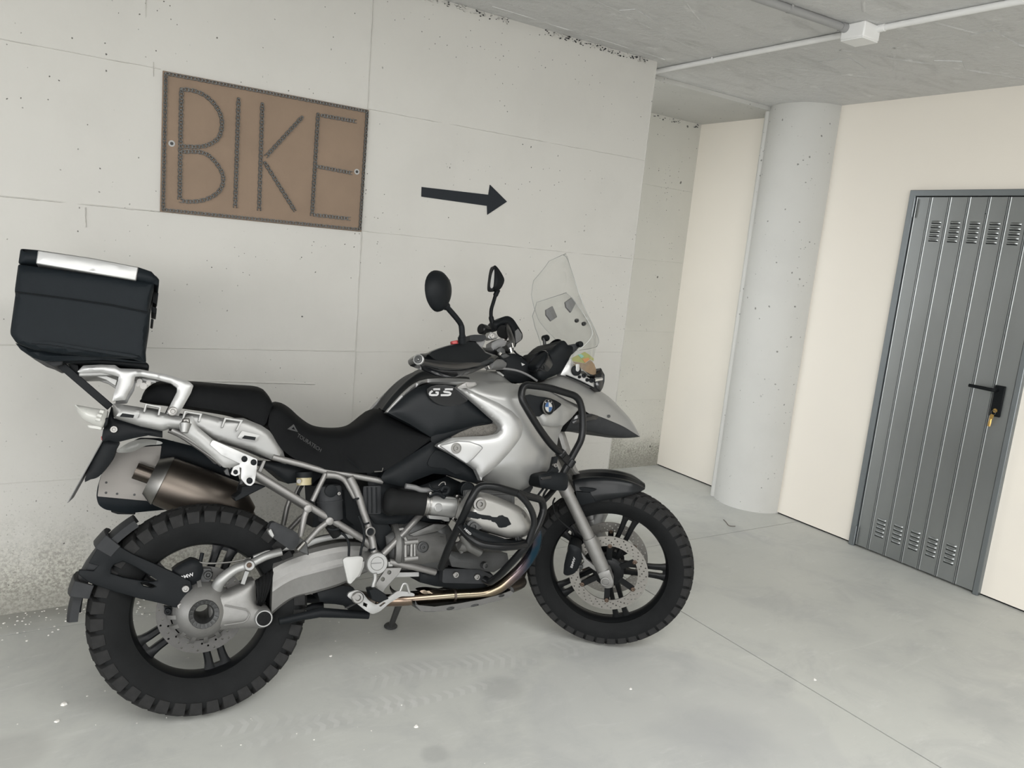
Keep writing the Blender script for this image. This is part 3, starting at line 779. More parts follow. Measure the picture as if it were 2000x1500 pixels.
# ---- sign made of hardboard and motorcycle chain
def WA(p, dy=0.0): return on_plane(p[0], p[1], 1, Y_A - dy)
SX0, SX1, SZ0, SZ1 = 0.506, 1.306, 1.531, 2.036
sign = empty('sign_board', (0.906, Y_A - 0.006, 1.7835)); SXF = Matrix.Translation(-Vector(sign.location))
tag(sign, 'brown hardboard sign with BIKE spelled in drive chain on the concrete wall', 'sign')
g = G(); box(g, (0.906, Y_A - 0.0045, 1.7835), (0.80, 0.009, 0.505)); build(g, 'board', 'ply', sign, xf=SXF, bevel=0.0015)
def chain(g, path, y, w=0.0125, pitch=0.0127):
    """roller chain laid along a path of (x, z) points on the board"""
    P = [Vector((p[0], 0, p[1])) for p in path]; L = [0]
    for a, b in zip(P, P[1:]): L.append(L[-1] + (b - a).length)
    n = max(1, round(L[-1] / pitch)); j = 0; Q = []
    for i in range(n + 1):
        t = L[-1] * i / n
        while j < len(P) - 2 and L[j + 1] < t: j += 1
        k = (t - L[j]) / max(1e-9, L[j + 1] - L[j]); Q.append(P[j].lerp(P[j + 1], min(1, k)))
    for i in range(n):
        a, b = Q[i], Q[i + 1]; d = (b - a).normalized(); s = Vector((0, 1, 0)).cross(d)
        off = w * (0.5 if i % 2 else 0.36); h = 0.0085
        for sg in (-1, 1):
            c = (a + b) / 2 + s * (off * sg); c.y = y - h / 2
            hx = d * (pitch * 0.58); sx_ = s * 0.0011; hy = Vector((0, h / 2, 0)); hm = hy * 0.72
            vs = []
            for q in (-1, 1):
                o = c + sx_ * q
                vs += [o - hx + hy * 0.5, o - hx - hy * 0.5, o - hx * 0.6 - hy, o - hm, o + hx * 0.6 - hy, o + hx - hy * 0.5, o + hx + hy * 0.5, o + hx * 0.6 + hy, o - hx * 0.6 + hy]
            m9 = 9
            g.add(vs, [list(range(9)), list(range(17, 8, -1))] + [[q, (q + 1) % 9, 9 + (q + 1) % 9, 9 + q] for q in range(9)])
        c = a.copy(); c.y = y - h / 2; cyl(g, c - s * w * 0.36, c + s * w * 0.36, 0.0036, n=7)
def sp(pts, sm=False):
    q = [(WA(p, 0.012).x, WA(p, 0.012).z) for p in cS(*pts)]
    return [(v.x, v.z) for v in spline([(x, 0, z) for x, z in q], 8)] if sm else q
LET = {'B': [sp([(283, 235), (276, 600), (268, 1190)]), sp([(285, 240), (380, 250), (480, 290), (565, 365), (620, 460), (632, 560), (600, 660), (520, 715), (430, 735), (285, 730)], True),
             sp([(285, 778), (420, 778), (510, 805), (590, 885), (640, 980), (632, 1080), (570, 1150), (470, 1195), (350, 1208), (268, 1196)], True)],
       'I': [sp([(775, 320), (746, 1260)])],
       'K': [sp([(980, 362), (952, 1285)]), sp([(1325, 478), (1010, 820)]), sp([(1000, 870), (1262, 1290)])],
       'E': [sp([(1460, 450), (1408, 1330)]), sp([(1490, 465), (1790, 518)]), sp([(1455, 905), (1755, 962)]), sp([(1430, 1322), (1738, 1355)])]}
for k, strokes in LET.items():
    g = G()
    for s_ in strokes: chain(g, s_, Y_A - 0.009)
    build(g, 'chain_letter', 'chain', sign, xf=SXF, kind='stuff', recalc=False)
g = G(); e = 0.009
for a, b in (((SX0 + e, SZ0 + e), (SX0 + e, SZ1 - e)), ((SX0 + e, SZ1 - e), (SX1 - e, SZ1 - e)), ((SX1 - e, SZ1 - e), (SX1 - e, SZ0 + e)), ((SX1 - e, SZ0 + e), (SX0 + e, SZ0 + e))):
    chain(g, [a, b], Y_A - 0.009, 0.010)
build(g, 'chain_border', 'chain', sign, xf=SXF, kind='stuff', recalc=False)
for p in cS((200, 707), (1795, 950)):
    w_ = WA(p, 0.01); g = G()
    lathe(g, (w_.x, Y_A - 0.009, w_.z), (0, -1, 0), [(0.0115, 0), (0.0115, 0.0018), (0.006, 0.0018), (0.006, 0.001)], 20, mi=0)
    lathe(g, (w_.x, Y_A - 0.009, w_.z), (0, -1, 0), [(0.006, 0), (0.006, 0.003), (0.002, 0.003), (0.0001, 0.0015)], 12, mi=1)
    build(g, 'washer_screw', ['white', 'castdark'], sign, xf=SXF)
# ---- arrow
pts = [(823, 365), (953, 380), (957, 361), (990, 394), (950, 419), (951, 401), (824, 384)]
q = [WA(p, 0.003) for p in pts]
q = [(1.579, 1.753), (1.926, 1.760), (1.930, 1.806), (2.032, 1.740), (1.930, 1.668), (1.924, 1.708), (1.581, 1.711)]
arrow = empty('arrow_sign', (1.80, Y_A, 1.738)); g = G()
slab(g, [(x, Y_A - 0.004, z) for x, z in q], (0, 0.0042, 0))
o = build(g, 'arrow_sign', 'arrowblk', xf=Matrix.Translation((-1.80, -Y_A, -1.738))); o.location = (1.80, Y_A, 1.738)
bpy.data.objects.remove(arrow); o.name = 'arrow_sign'
tag(o, 'flat black arrow on the concrete wall pointing right', 'arrow')

# ---- litter on the floor
def chipmesh(s):
    g = G(); k = 7
    base = [Vector((math.cos(2 * PI * i / k) * s * random.uniform(0.6, 1.2), math.sin(2 * PI * i / k) * s * random.uniform(0.5, 1.0), 0.0005)) for i in range(k)]
    top = [v * 0.7 + Vector((0, 0, s * random.uniform(0.25, 0.6))) for v in base]
    return g.add(base + top, [list(range(k))[::-1], [k + i for i in range(k)]] + [[i, (i + 1) % k, k + (i + 1) % k, k + i] for i in range(k)])
for (px, py, s, lab) in ((1591, 1328, 0.008, 'white plaster chip on the floor near the saw cut on the right'),
                         (813, 1420, 0.008, 'white plaster chip on the floor in front of the rear wheel'),
                         (126, 1376, 0.012, 'largest white plaster chip on the floor left of the rear wheel'),
                         (112, 1409, 0.009, 'small plaster chip left of the rear tyre, nearest the viewer'),
                         (82, 1186, 0.010, 'white plaster chip at the foot of the wall behind the motorcycle'),
                         (646, 1282, 0.008, 'pale plaster chip on the floor right of the rear wheel'),
                         (1232, 1346, 0.008, 'white plaster crumb on the floor right of the front wheel')):
    x, y = FP(px, py); o = build(chipmesh(s), 'plaster_chip', 'chip', sharp=10); o.location = (x, y, 0)
    tag(o, lab, 'plaster chip', 'plaster chips on the floor')
g = G()
for i in range(260):
    x = random.uniform(-0.6, 0.55); y = 3.235 - abs(random.gauss(0, 0.11)) ; s = random.uniform(0.0015, 0.006)
    if random.random() < 0.35: x = random.uniform(-0.3, 1.2); y = random.uniform(1.6, 3.0); s *= 0.6
    h = chipmesh(s); g.add([v + Vector((x, y, 0)) for v in h.v], h.f)
o = build(g, 'plaster_crumbs', 'chip', kind='stuff', sharp=10)
tag(o, 'scattered plaster crumbs and dust along the foot of the wall', 'debris')
g = G(); P = [FP(*p) for p in ((1413, 1016), (1418, 1021), (1424, 1028), (1436, 1029))]
tube(g, spline([(x, y, 0.004) for x, y in P], 4), 0.0022, 6); o = build(g, 'bent_wire', 'wire')
tag(o, 'short bent wire lying on the floor before the column', 'wire')

# ================================================================== MOTORCYCLE
bike = empty('motorcycle', m=BIKE)
tag(bike, 'silver and black adventure motorcycle leaning on its side stand by the concrete wall', 'motorcycle')
def part(g, name, m, parent=None, **k): return build(g, name, m, parent or bike, **k)
YAX = Vector((0, 1, 0))
def roty(a): return Matrix.Rotation(a, 4, 'Y')

# ---------------- wheels
def tyre(name, xf, R, prof, nl, lug_side, lug_mid, groove):
    g = G(); lathe(g, (0, 0, 0), YAX, prof, 96, close=True); t = part(g, name, 'tyre', xf=xf, sharp=50, label=None)
    def blk(y0, y1, r0, r1a, r1b, a, skew, wrap):
        """tread block: y0..y1 across, top radius r1a at y0 and r1b at y1, half angle a"""
        g = G(); top = []; bot = []
        for s, k in ((-1, -1), (1, -1), (1, 1), (-1, 1)):
            y = y0 if s < 0 else y1; r = r1a if s < 0 else r1b; an = k * a + skew * (y - y0)
            for q, L in ((r, top), (r0 if s < 0 else r0 - wrap, bot)): L.append(Vector((q * math.sin(an), y, q * math.cos(an))))
        g.add(bot + top, [[3, 2, 1, 0], [4, 5, 6, 7], [0, 1, 5, 4], [1, 2, 6, 5], [2, 3, 7, 6], [3, 0, 4, 7]])
        return build(g, 'tread_block', 'lug', t, bevel=0.0016, segs=1)
    kinds = []
    y0, y1, r0, ra, rb, fr, wrap = lug_side
    kinds.append((blk(y0, y1, r0, ra, rb, PI / nl * fr, 1.2, wrap), 0.0))
    kinds.append((blk(-y1, -y0, r0 - wrap, rb, ra, PI / nl * fr, 1.2, -wrap), 0.35))
    y0, y1, r0, ra, fr = lug_mid
    kinds.append((blk(y0, y1, r0, ra, ra - 0.003, PI / nl * fr, 2.5, 0), 0.5))
    kinds.append((blk(-y1, -y0, r0, ra - 0.003, ra, PI / nl * fr, 2.5, 0), 0.85))
    for o, ph in kinds:
        for i in range(nl):
            c = o if i == 0 else o.copy()
            if i: COL.objects.link(c); c.parent = t
            c.matrix_local = xf @ roty(2 * PI * (i + ph) / nl)
    return t
RX = Matrix.Translation((0, 0, 0.322))
rprof = [(0.214, -0.056), (0.226, -0.062), (0.245, -0.071), (0.268, -0.076), (0.288, -0.075), (0.299, -0.064), (0.304, -0.045), (0.307, -0.02), (0.308, 0)]
rprof = rprof + [(r, -y) for r, y in rprof[-2::-1]] + [(0.206, 0.05), (0.206, -0.05)]
tyre('rear_tyre', RX, 0.322, rprof, 38, (0.040, 0.0780, 0.298, 0.3225, 0.3085, 0.74, 0.026), (0.006, 0.036, 0.303, 0.3235, 0.66), 0)
fprof = [(0.238, -0.040), (0.248, -0.047), (0.268, -0.055), (0.290, -0.057), (0.306, -0.051), (0.313, -0.036), (0.318, -0.016), (0.319, 0)]
fprof = fprof + [(r, -y) for r, y in fprof[-2::-1]] + [(0.231, 0.036), (0.231, -0.036)]
tyre('front_tyre', FW, 0.329, fprof, 44, (0.030, 0.0575, 0.304, 0.3245, 0.3105, 0.80, 0.018), (0.004, 0.027, 0.314, 0.3295, 0.80), 0)

def wheel(name, xf, r_in, r_out, hw, ang0, hub_r, hub_hw, hole, spw, gap, spy):
    g = G()
    lathe(g, (0, 0, 0), YAX, [(r_out + 0.012, -hw), (r_out + 0.010, -hw - 0.004), (r_out, -hw + 0.003), (r_in + 0.006, -hw + 0.018), (r_in, -0.012), (r_in, 0.012), (r_in + 0.006, hw - 0.018), (r_out, hw - 0.003), (r_out + 0.010, hw + 0.004), (r_out + 0.012, hw), (r_out + 0.004, hw * 0.7), (r_in + 0.008, 0), (r_out + 0.004, -hw * 0.7)], 80, close=True)
    w = part(g, name, 'wheel', xf=xf, label='black cast alloy wheel with five paired spokes')
    g = G(); lathe(g, (0, 0, 0), YAX, [(hole, -hub_hw), (hub_r * 0.8, -hub_hw), (hub_r, -hub_hw * 0.5), (hub_r, hub_hw * 0.5), (hub_r * 0.8, hub_hw), (hole, hub_hw)], 40, close=True)
    build(g, 'hub', 'wheel', w, xf=xf)
    for i in range(5):
        a = math.radians(ang0 + 72 * i); g = G()
        for s in (-1, 1):
            # one arm of the pair: from the hub outwards, flaring where it meets the rim
            rows = []; n = 8
            for k in range(n + 1):
                t = k / n; r = hub_r * 0.85 + (r_in + 0.004 - hub_r * 0.85) * t
                off = s * (gap * (0.55 + 0.45 * t) + spw * 0.5 * (0.9 if t < .8 else 1))
                hwid = spw * 0.5 * (1.05 - 0.25 * math.sin(PI * t)) * (1.45 if t > 0.97 else 1.0); d = spy * (1.0 - 0.25 * t)
                u = Vector((math.cos(a), 0, math.sin(a))); v = Vector((-math.sin(a), 0, math.cos(a)))
                c = u * r + v * off
                rows.append([c - v * hwid + YAX * d * 0.7, c - v * hwid * 0.55 + YAX * d, c + v * hwid * 0.55 + YAX * d, c + v * hwid + YAX * d * 0.7, c + v * hwid - YAX * d * 0.7, c + v * hwid * 0.55 - YAX * d, c - v * hwid * 0.55 - YAX * d, c - v * hwid - YAX * d * 0.7, c - v * hwid + YAX * d * 0.7])
            grid(g, rows)
            # web tying the two arms near the rim
        u = Vector((math.cos(a), 0, math.sin(a))); v = Vector((-math.sin(a), 0, math.cos(a))); rr = r_in - 0.004
        beam(g, u * rr - v * (gap + spw * .6), u * rr + v * (gap + spw * .6), 0.014, spy * 1.2)
        beam(g, u * hub_r * 1.05 - v * (gap * .5 + spw * .6), u * hub_r * 1.05 + v * (gap * .5 + spw * .6), 0.03, spy * 1.8)
        build(g, 'spoke', 'wheel', w, xf=xf, sharp=30)
    return w
wheel('rear_wheel', RX, 0.196, 0.212, 0.056, 69, 0.062, 0.035, 0.028, 0.028, 0.010, 0.016)
wheel('front_wheel', FW, 0.221, 0.236, 0.040, 358, 0.050, 0.040, 0.010, 0.022, 0.009, 0.013)

def disc(name, xf, r0, r1, y, m, rings, slots=0):
    outer = [(r1 * math.cos(2 * PI * i / 90), r1 * math.sin(2 * PI * i / 90)) for i in range(90)]
    holes = [[(r0 * math.cos(2 * PI * i / 60), r0 * math.sin(2 * PI * i / 60)) for i in range(60)]]
    for rr, n, ph, hr in rings:
        for i in range(n):
            a = 2 * PI * (i + ph) / n; cx, cz = rr * math.cos(a), rr * math.sin(a)
            holes.append([(cx + hr * math.cos(2 * PI * k / 8), cz + hr * math.sin(2 * PI * k / 8)) for k in range(8)])
    g = G(); panel(g, outer, y - 0.0025, 0.005, holes=holes, to=lambda p, l: Vector((p[0], l, p[1])))
    return part(g, name, m, xf=xf, sharp=30)
disc('rear_brake_disc', RX, 0.094, 0.1325, -0.038, 'discdark', [(0.105, 16, 0, 0.0034), (0.114, 16, 0.4, 0.0034), (0.124, 16, 0.75, 0.0034)])
for y in (-0.070, 0.070):
    fd = disc('front_brake_disc', FW, 0.113, 0.1525, y, 'disc', [(0.1205, 26, 0, 0.0028), (0.1285, 26, 0.33, 0.0028), (0.1365, 26, 0.66, 0.0028), (0.1445, 26, 0.0, 0.0028)])
    g = G(); lathe(g, (0, y * 0.86, 0), YAX, [(0.02, -0.008), (0.048, -0.008), (0.06, 0), (0.048, 0.008), (0.02, 0.008)], 30, close=True)
    for i in range(6):
        a = math.radians(30 + 60 * i); u = Vector((math.cos(a), 0, math.sin(a))); v = Vector((-u.z, 0, u.x))
        beam(g, u * 0.045 + YAX * y * 0.88, u * 0.116 + YAX * y * 0.97, 0.022, 0.006, up=(0, 1, 0))
    build(g, 'disc_carrier', 'wheel', fd, xf=FW)
    for i in range(6):
        a = math.radians(30 + 60 * i); g = G(); p = Vector((0.113 * math.cos(a), y - 0.004, 0.113 * math.sin(a)))
        lathe(g, p, (0, -1, 0), [(0.0085, -0.006), (0.0085, 0.002), (0.004, 0.003), (0.0001, 0.001)], 12); build(g, 'rotor_button', 'button', fd, xf=FW)

# ---------------- rear drive and swingarm
HUBC = (0, 0, 0.322)
g = G(); lathe(g, HUBC, (0, -1, 0), [(0.0285, -0.05), (0.0285, 0.100), (0.044, 0.113), (0.048, 0.110), (0.056, 0.104), (0.072, 0.090), (0.086, 0.066), (0.090, 0.045), (0.088, 0.032), (0.06, 0.03), (0.06, -0.05)], 56, close=True)
fdv = part(g, 'final_drive', 'cast', recalc=True, label='silver cast final drive housing with hollow axle')
g = G(); lathe(g, HUBC, (0, -1, 0), [(0.026, -0.06), (0.026, 0.096), (0.030, 0.108), (0.0425, 0.1145), (0.0435, 0.111), (0.031, 0.09), (0.031, -0.06)], 48, close=True)
for i in range(18):
    a = 2 * PI * i / 18; u = Vector((math.cos(a), 0, math.sin(a))); beam(g, Vector(HUBC) + u * 0.031 - YAX * 0.111, Vector(HUBC) + u * 0.042 - YAX * 0.1155, 0.006, 0.003)
build(g, 'hollow_axle', 'castdark', fdv)
for deg in (98, 118, 186, 206, 228, 252, 276, 300):
    a = math.radians(deg); u = Vector((math.cos(a), 0, math.sin(a))); g = G(); v = Vector((-u.z, 0, u.x)) * 0.006; C0 = Vector(HUBC)
    vs = [C0 + u * r + v * s - YAX * y for s in (-1, 1) for r, y in ((0.075, 0.082), (0.094, 0.066), (0.104, 0.045), (0.080, 0.036))]
    g.add(vs, [[0, 1, 2, 3], [7, 6, 5, 4], [0, 4, 5, 1], [1, 5, 6, 2], [2, 6, 7, 3], [3, 7, 4, 0]]); build(g, 'cooling_fin', 'cast', fdv)
out = smooth2(c6((1240, 800), (1330, 835), (1470, 780), (1590, 735), (1600, 850), (1620, 930), (1690, 945), (1725, 1000), (1715, 1065), (1660, 1105), (1560, 1108), (1400, 1112), (1290, 1118), (1240, 1060)), 3)
g = G(); panel(g, out, -0.082, 0.075, 0.022, 9, 7); part(g, 'drive_arm', 'cast')
lat_s = -0.085
g = G(); lathe(g, U(c6((1657, 1025))[0], -0.105), (0, -1, 0), [(0.0275, -0.075), (0.0275, 0.012), (0.025, 0.016), (0.022, 0.016), (0.021, 0.010), (0.0001, 0.010)], 32); pv = part(g, 'drive_pivot', 'tail')
g = G(); q = U(c6((1657, 1025))[0], -0.105)
lathe(g, q, (0, -1, 0), [(0.0215, 0.008), (0.0215, 0.0165), (0.019, 0.018), (0.0001, 0.0185)], 24)
for i in range(12):
    a = 2 * PI * i / 12; u = Vector((math.cos(a), 0, math.sin(a))); beam(g, q + u * 0.004 - YAX * 0.0185, q + u * 0.018 - YAX * 0.0185, 0.0022, 0.003)
build(g, 'rubber_cap', 'rubber', pv)
g = G(); tube(g, [U(p, -0.108) for p in fillet([(*p, 0) for p in c6((1355, 930), (1530, 965), (1555, 1000), (1520, 1060), (1350, 1085))], 8)], 0.0022, 6); build(g, 'cast_rib', 'cast', pv)
# rubber bellows between drive and swingarm
g = G(); rows = []
for k in range(11):
    t = k / 10; a = c6((1590 + 150 * t, 735 - 100 * t))[0]; b = c6((1612 + 45 * t - 12, 930 + 6 * t))[0]; rr = 1.0 if k % 2 else 0.9
    A_, B_ = U(a, -0.075), U(b, -0.075); c = (A_ + B_) / 2; h = (A_ - B_) / 2 * rr
    rows.append([c + h * math.cos(2 * PI * i / 20) + YAX * (0.042 * rr * math.sin(2 * PI * i / 20)) for i in range(21)])
grid(g, rows, caps=True); part(g, 'drive_bellows', 'rubber')
def strip_loft(g, tops, bots, lat, thick, bow, n=26, crease=None, to=None):
    """bar-like body with its near face bowed: top / bottom edges as seen, lat and thick may vary along it"""
    to = to or U; T = resamp(tops, n); B = resamp(bots, n); rows = []
    pr = [(0, 0.35), (0.06, 0.75), (0.2, 0.97), (0.5, 1.0), (0.8, 0.97), (0.94, 0.75), (1, 0.35)] if crease is None else crease
    for i in range(n):
        t = i / (n - 1); l = interp(lat, t); th = interp(thick, t); r = []
        for q, k in pr:
            p = (B[i][0] + (T[i][0] - B[i][0]) * q, B[i][1] + (T[i][1] - B[i][1]) * q); r.append(to(p, l + bow - bow * k))
        bk = [Vector((v.x, v.y + th + 2 * (l - v.y), v.z)) for v in reversed(r)]
        bk = [Vector((v.x, l + th, v.z)) if j in (0, len(r) - 1) else Vector((v.x, l + th + bow * 0.5, v.z)) for j, v in enumerate(reversed(r))]
        rows.append(r + bk)
    m = len(rows[0]); cols = [[rows[i][j] for i in range(n)] for j in range(m)]
    return grid(g, cols, closed_v=True, caps=True)
g = G(); strip_loft(g, c7((335, 800), (450, 745), (600, 695), (760, 655), (900, 635), (1060, 650), (1110, 720)), c7((320, 1205), (400, 1135), (500, 1075), (650, 1035), (850, 975), (1000, 900), (1110, 850)), -0.10, 0.12, 0.035,
                  crease=[(0, 0.2), (0.05, 0.55), (0.30, 0.80), (0.44, 1.0), (0.50, 0.99), (0.62, 0.80), (0.78, 0.78), (0.9, 0.6), (1, 0.15)])
part(g, 'swingarm', 'cast', sharp=14, label='grey cast swingarm with a crease along its side')
# torque arm above the swingarm
bp = c6((1547, 615))[0]
g = G(); tube(g, spline([U(p, l) for p, l in zip(c6((1290, 800), (1330, 730), (1440, 645), (1547, 610), (1680, 545), (1800, 508)), (-0.07, -0.085, -0.095, -0.10, -0.10, -0.10))], 6), [0.018 - 0.0065 * min(1, i / 18) for i in range(31)], 12, flat=1.15)
ta = part(g, 'torque_arm', 'tail')
g = G(); lathe(g, U(bp, -0.105), (0, -1, 0), [(0.0165, -0.03), (0.0165, 0.010), (0.014, 0.013), (0.008, 0.013), (0.0001, 0.013)], 24); build(g, 'eyelet', 'tail', ta)
g = G(); bolt(g, U(bp, -0.119), 0.008, 0.004); build(g, 'bolt', 'button', ta)
g = G(); strip_loft(g, c7((180, 740), (300, 690), (420, 655), (560, 640), (700, 590), (860, 565), (960, 575)), c7((180, 800), (300, 740), (420, 705), (560, 690), (700, 640), (860, 610), (960, 610)), -0.075, 0.02, 0.008); build(g, 'torque_rod', 'tail', ta)
g = G(); beam(g, U(c6((1530, 660))[0], -0.09), U(c6((1495, 760))[0], -0.085), 0.012, 0.010); build(g, 'strut', 'tail', ta)

# ---------------- rear spray guard
a1 = c6((440, 385), (520, 460), (640, 530), (800, 600), (930, 660), (1010, 700), (1090, 740), (1110, 830), (1080, 880), (1040, 955), (960, 945), (860, 915), (700, 880), (500, 825), (300, 755), (212, 690), (215, 650), (330, 660), (370, 620), (290, 600), (385, 440))
hole = c6((470, 640), (490, 610), (560, 585), (640, 620), (760, 690), (830, 735), (790, 745), (690, 735), (560, 710), (465, 680))
slot = c6((695, 752), (735, 748), (790, 765), (822, 785), (780, 792), (720, 778))
g = G(); panel(g, a1, lambda x, y: -0.098 + 0.020 * max(0, min(1, (x - 160) / 200)), 0.012, 0.004, 6, 9, holes=[hole, slot]); sg = part(g, 'spray_guard', 'black', bevel=0.002)
g = G(); rows = []
for k in range(17):
    t = k / 16; a = math.radians(124 + 55 * t); u = Vector((math.cos(a), 0, math.sin(a))); c = Vector(HUBC); r = 0.345 + 0.012 * t
    ww = 0.092 * (0.72 + 0.28 * math.sin(PI * min(1, t * 1.25 + 0.1)))
    rows.append([c + u * (r - 0.018) - YAX * ww, c + u * (r + 0.004) - YAX * (ww + 0.002), c + u * (r + 0.012) - YAX * ww * 0.8, c + u * (r + 0.016), c + u * (r + 0.012) + YAX * ww * 0.8, c + u * (r + 0.004) + YAX * (ww + 0.002), c + u * (r - 0.018) + YAX * ww,
                 c + u * (r - 0.002) + YAX * ww * 0.9, c + u * (r + 0.008), c + u * (r - 0.002) - YAX * ww * 0.9])
grid(g, [[rows[i][j] for i in range(17)] for j in range(10)], closed_v=True, caps=True)
build(g, 'mud_blade', 'greyplast', sg)
for deg in (140, 163):
    g = G()
    for a0 in (deg - 3.5,):
        rows = []
        for k in range(4):
            a = math.radians(a0 + 7 * k / 3); u = Vector((math.cos(a), 0, math.sin(a))); c = Vector(HUBC)
            rows.append([c + u * 0.318 - YAX * 0.100, c + u * 0.370 - YAX * 0.100, c + u * 0.378 - YAX * 0.06, c + u * 0.382, c + u * 0.378 + YAX * 0.06, c + u * 0.368 + YAX * 0.1, c + u * 0.36 + YAX * 0.09, c + u * 0.366, c + u * 0.36 - YAX * 0.085, c + u * 0.318 - YAX * 0.085])
        grid(g, [[rows[i][j] for i in range(4)] for j in range(10)], closed_v=True, caps=True)
    build(g, 'clamp_rib', 'greyplast', sg, bevel=0.002)
for p, m in zip(c6((1050, 800), (1015, 935)), ('steel', 'steel')):
    g = G(); bolt(g, U(p, -0.084), 0.011, 0.005); build(g, 'bolt', m, sg)
# rear caliper
g = G(); panel(g, c6((945, 655), (990, 620), (1090, 570), (1130, 575), (1180, 600), (1190, 660), (1160, 740), (1110, 770), (1020, 760), (950, 690)), -0.062, 0.055, 0.012, 7, 7); rc = part(g, 'rear_caliper', 'black')
g = G(); p0, p1 = c6((1018, 728), (1118, 698)); text_on(g, 'BMW', U(p0, -0.0755), U(p1, -0.0755), U(c6((1008, 702))[0], -0.0755) - U(p0, -0.0755), 0.02); build(g, 'lettering', 'textlight', rc)
g = G(); tube(g, spline([U(p, -0.06) for p in c6((1140, 590), (1200, 600), (1320, 600), (1450, 585), (1560, 560))], 5), 0.003, 7); build(g, 'brake_pipe', 'steel', rc)
g = G(); cyl(g, U(c6((1180, 520))[0], -0.05), U(c6((1165, 590))[0], -0.05), 0.006); build(g, 'bleed_nipple', 'black', rc)
g = G(); bolt(g, U(c6((1225, 690))[0], -0.06), 0.013, 0.012); panel(g, c6((1180, 640), (1250, 640), (1265, 700), (1230, 760), (1160, 750)), -0.055, 0.03); build(g, 'mounting_lug', 'castdark', rc, bevel=0.002)
g = G(); bolt(g, U(c6((910, 975))[0], -0.055), 0.010, 0.008); panel(g, c6((880, 935), (990, 950), (960, 1010), (900, 1010)), -0.05, 0.02); build(g, 'speed_sensor', 'black', rc)

# ---------------- frame
g = G(); L = -0.155
tube(g, [U(c7((190, 95))[0], -0.16), U(c7((1060, 625))[0], -0.15), U(c7((1135, 720))[0], -0.14)], 0.0115, 14)
part(g, 'rear_frame_rail', 'frame'); g.v = [Vector((v.x, -v.y, v.z)) for v in g.v]; part(g, 'rear_frame_rail', 'frame')
def fr_tube(name, pts, r, lat=-0.155, m='frame', mirror=True, flat=1.0, sub=1, label=None):
    g = G(); ls = lat if isinstance(lat, (list, tuple)) else [lat] * len(pts)
    P = [U(p, l) for p, l in zip(pts, ls)]
    if sub > 1: P = spline(P, sub)
    tube(g, P, r if not isinstance(r, (list, tuple)) else [interp(r, i / (len(P) - 1)) for i in range(len(P))], 12, flat=flat)
    if mirror:
        h = G(); h.v = [Vector((v.x, -v.y, v.z)) for v in g.v]; h.f = [list(reversed(f)) for f in g.f]; h.m = list(g.m)
        part(h, name, m)
    return part(g, name, m, label=label)
fr_tube('seat_rail', c7((330, -30), (560, 30), (740, 82), (900, 105), (1190, 160)), 0.010, -0.145)
fr_tube('frame_post', c7((930, 130), (975, 215), (1010, 300), (1040, 400), (1075, 500), (1110, 620), (1125, 720)), [0.014, 0.0125, 0.0115, 0.0115], -0.165, label='grey frame post with dark bands')
for p in c7((985, 295), (1060, 488), (1110, 690)):
    g = G(); q = U(p, -0.165); d = (U(c7((1075, 500))[0], -0.165) - U(c7((975, 215))[0], -0.165)).normalized(); cyl(g, q - d * 0.003, q + d * 0.003, 0.0136); part(g, 'dark_band', 'black')
g = G(); q = U(c7((1088, 552))[0], -0.172); lathe(g, q, (0, -1, 0), [(0.0165, -0.02), (0.0165, 0.010), (0.0125, 0.012), (0.011, 0.004), (0.0001, 0.002)], 24); bs = part(g, 'frame_boss', 'frame')
g = G(); lathe(g, q, (0, -1, 0), [(0.0108, 0.002), (0.0108, 0.006), (0.0001, 0.006)], 16); build(g, 'plug', 'black', bs)
fr_tube('cross_tube', c7((745, 100), (700, 190), (640, 315)), 0.0085, -0.15)
fr_tube('arch_tube', c7((750, 110), (830, 118), (890, 150), (930, 215), (970, 290)), [0.012, 0.009, 0.007], -0.16, sub=4)
fr_tube('footrest_hanger', c7((604, 365), (580, 430), (545, 590)), 0.0095, -0.165)
fr_tube('footrest_hanger', c7((775, 465), (690, 530), (590, 640)), 0.0095, -0.165)
for p in c7((604, 372), (772, 470)):
    g = G(); q = U(p, -0.166); lathe(g, q, (0, -1, 0), [(0.0125, -0.01), (0.0125, 0.009), (0.009, 0.011), (0.0001, 0.011)], 18); part(g, 'tube_boss', 'frame')
fr_tube('engine_brace', c7((1490, 415), (1360, 560), (1190, 730)), 0.0115, [-0.13, -0.15, -0.16])
fr_tube('lower_brace', c7((1240, 790), (1420, 825), (1600, 870)), 0.0115, [-0.15, -0.15, -0.14])
g = G(); panel(g, c7((530, 590), (600, 640), (615, 740), (560, 720), (490, 690), (520, 640)), -0.19, 0.03); part(g, 'footrest_bracket', 'castdark', bevel=0.003)
# folded passenger footrest
g = G(); panel(g, arc_round(c7((300, 530), (318, 485), (345, 478), (520, 560), (545, 610), (500, 690), (470, 700), (330, 600)), 4), -0.225, 0.045, 0.006, 5, 7); pf = part(g, 'passenger_footrest', 'greyplast')
g = G(); panel(g, c7((295, 545), (318, 530), (345, 585), (330, 605), (305, 575)), -0.234, 0.04); build(g, 'metal_edge', 'tail', pf, bevel=0.002)
g = G(); cyl(g, U(c7((520, 700))[0], -0.22), U(c7((575, 640))[0], -0.21), 0.007); build(g, 'hinge_pin', 'steel', pf)
